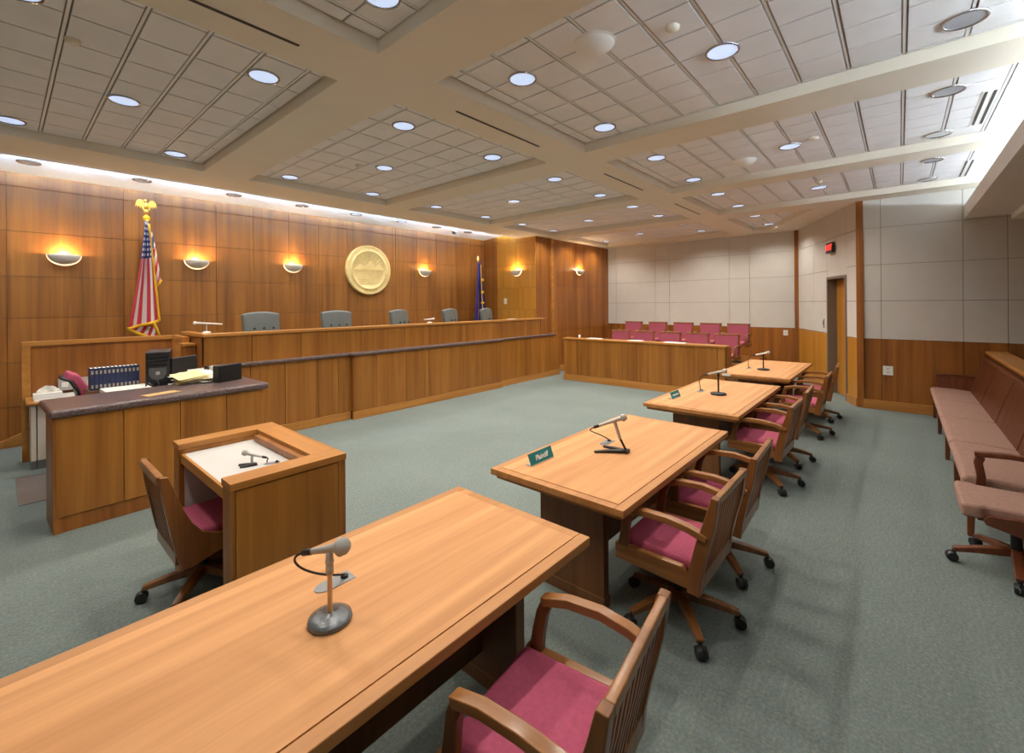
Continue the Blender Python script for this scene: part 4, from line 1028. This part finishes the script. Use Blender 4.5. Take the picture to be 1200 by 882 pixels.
for x in (9.57, 4.83):
    mb = MB(); mb.sweep([(x, -.445, .36), (x, -.455, .50), (x, -.44, .60), (x, -.455, .645)], .045, .05, side=(1, 0, 0))
    mb.sweep([(x, -.42, .66), (x, -.60, .675), (x, -.80, .668), (x, -.92, .655)], .055, .034, side=(1, 0, 0)); mb.build('arm', M['dark_chair_wood'], t, world=True, bevel=.006)
t = thing('gallery_rail', 'wooden gallery rail with a wide cap behind the long bench', 'partition', (6.4, -1.08, 0))
mb = MB(); mb.mi = 0; mb.box(3.2, 9.64, -1.12, -1.06, 0, 1.0); mb.build('panel', M['wall_wood'], t, world=True)
MB().box(3.2, 9.66, -1.19, -.965, 1.02, 1.06).build('cap', M['bench_trim'], t, world=True, bevel=.006)
mb = MB()
for k in range(4): mb.box(3.2, 9.66, -1.06 - .0, -.985 - .012 * k, 1.02 - .022 * (k + 1), 1.02 - .022 * k - .003)
mb.build('cap_molding', M['chair_wood'], t, world=True, bevel=.002)

# ------------------------------------------------------------------ small wall fittings
def wplate(name, x, y, zz, rz, label, cat, w=.075, h=.12):
    t = thing(name, label, cat, (x, y, zz), rz)
    mb = MB(); mb.box(-w / 2, w / 2, -.008, 0, -h / 2, h / 2); mb.mi = 1
    if cat == 'outlet':
        for q in (-1, 1): mb.box(-.018, .018, -.011, -.006, q * .028 - .016, q * .028 + .016)
        mb.build('cover_plate', [M['white'], M['cream']], t)
    else:
        mb.build('cover_plate', M['white'], t, bevel=.002); MB().box(-.012, .012, -.014, -.008, -.022, .022).build('toggle', M['cream'], t, bevel=.001)
wplate('wall_outlet', 9.698, .15, .66, -PI / 2, 'white wall outlet on the cherry wainscot beside the long bench', 'outlet', .13, .15)
wplate('light_switch', 8.90, 7.97, 1.89, -PI / 2, 'white light switch on the golden side wall below the sconce', 'switch', .10, .15)
wplate('wall_switch', 12.598, 2.10, 1.06, -PI / 2, 'pale switch plate on the jury wall wainscot', 'switch', .10, .13)
p = A + ud * (D0 - .18) + nd * .02
t = thing('door_control', 'small dark door control on the pale wall left of the door', 'switch', (p.x, p.y, 1.38), math.atan2(ud.y, ud.x) + PI if False else math.atan2(-nd.x, nd.y) + PI)
MB().box(-.03, .03, -.012, 0, -.09, .09).build('body', M['steel'], t, bevel=.003); MB().box(-.012, .012, -.018, -.012, -.04, .05).build('lever', M['black'], t, bevel=.002)
p = A + ud * (D0 + .30) + nd * .03
t = thing('exit_sign', 'small red lit exit sign above the door', 'sign', (p.x, p.y, 2.86), math.atan2(-nd.x, nd.y) + PI)
MB().box(-.15, .15, -.06, -.01, -.10, .10).build('housing', M['black'], t, bevel=.004)
me = text_mesh('EXIT', .15, .002); me.materials.append(M['red_glow']); o = bpy.data.objects.new('lettering', me); COL.objects.link(o); o.parent = t; o.location = (0, -.063, 0); o.rotation_euler = (PI / 2, 0, 0)

# ------------------------------------------------------------------ camera, world, view
cam = bpy.data.cameras.new('camera'); co = bpy.data.objects.new('camera', cam); COL.objects.link(co)
yaw, roll = .71587, -.008
F = V((math.cos(yaw), math.sin(yaw), 0)); R = V((math.sin(yaw), -math.cos(yaw), 0)); U = V((0, 0, 1))
R3 = R * math.cos(roll) + U * math.sin(roll); U3 = U * math.cos(roll) - R * math.sin(roll)
mt = Matrix((R3, U3, -F)).transposed().to_4x4(); mt.translation = (0, 0, 1.82); co.matrix_world = mt
cam.sensor_fit = 'HORIZONTAL'; cam.sensor_width = 36; cam.lens = 36 * 521.85 / 1200; cam.shift_y = -(441 - 355.9) / 1200; cam.clip_start = .05
SC.camera = co
w = bpy.data.worlds.new('world'); SC.world = w; w.use_nodes = True
w.node_tree.nodes['Background'].inputs['Color'].default_value = (.8, .86, 1, 1); w.node_tree.nodes['Background'].inputs['Strength'].default_value = .3
SC.view_settings.view_transform = 'Standard'; SC.view_settings.look = 'None'; SC.view_settings.gamma = 1; SC.view_settings.use_curve_mapping = False
SC.view_settings.exposure = 0.12
SC.cycles.use_denoising = True; SC.cycles.max_bounces = 10; SC.cycles.diffuse_bounces = 6; SC.cycles.sample_clamp_indirect = 6
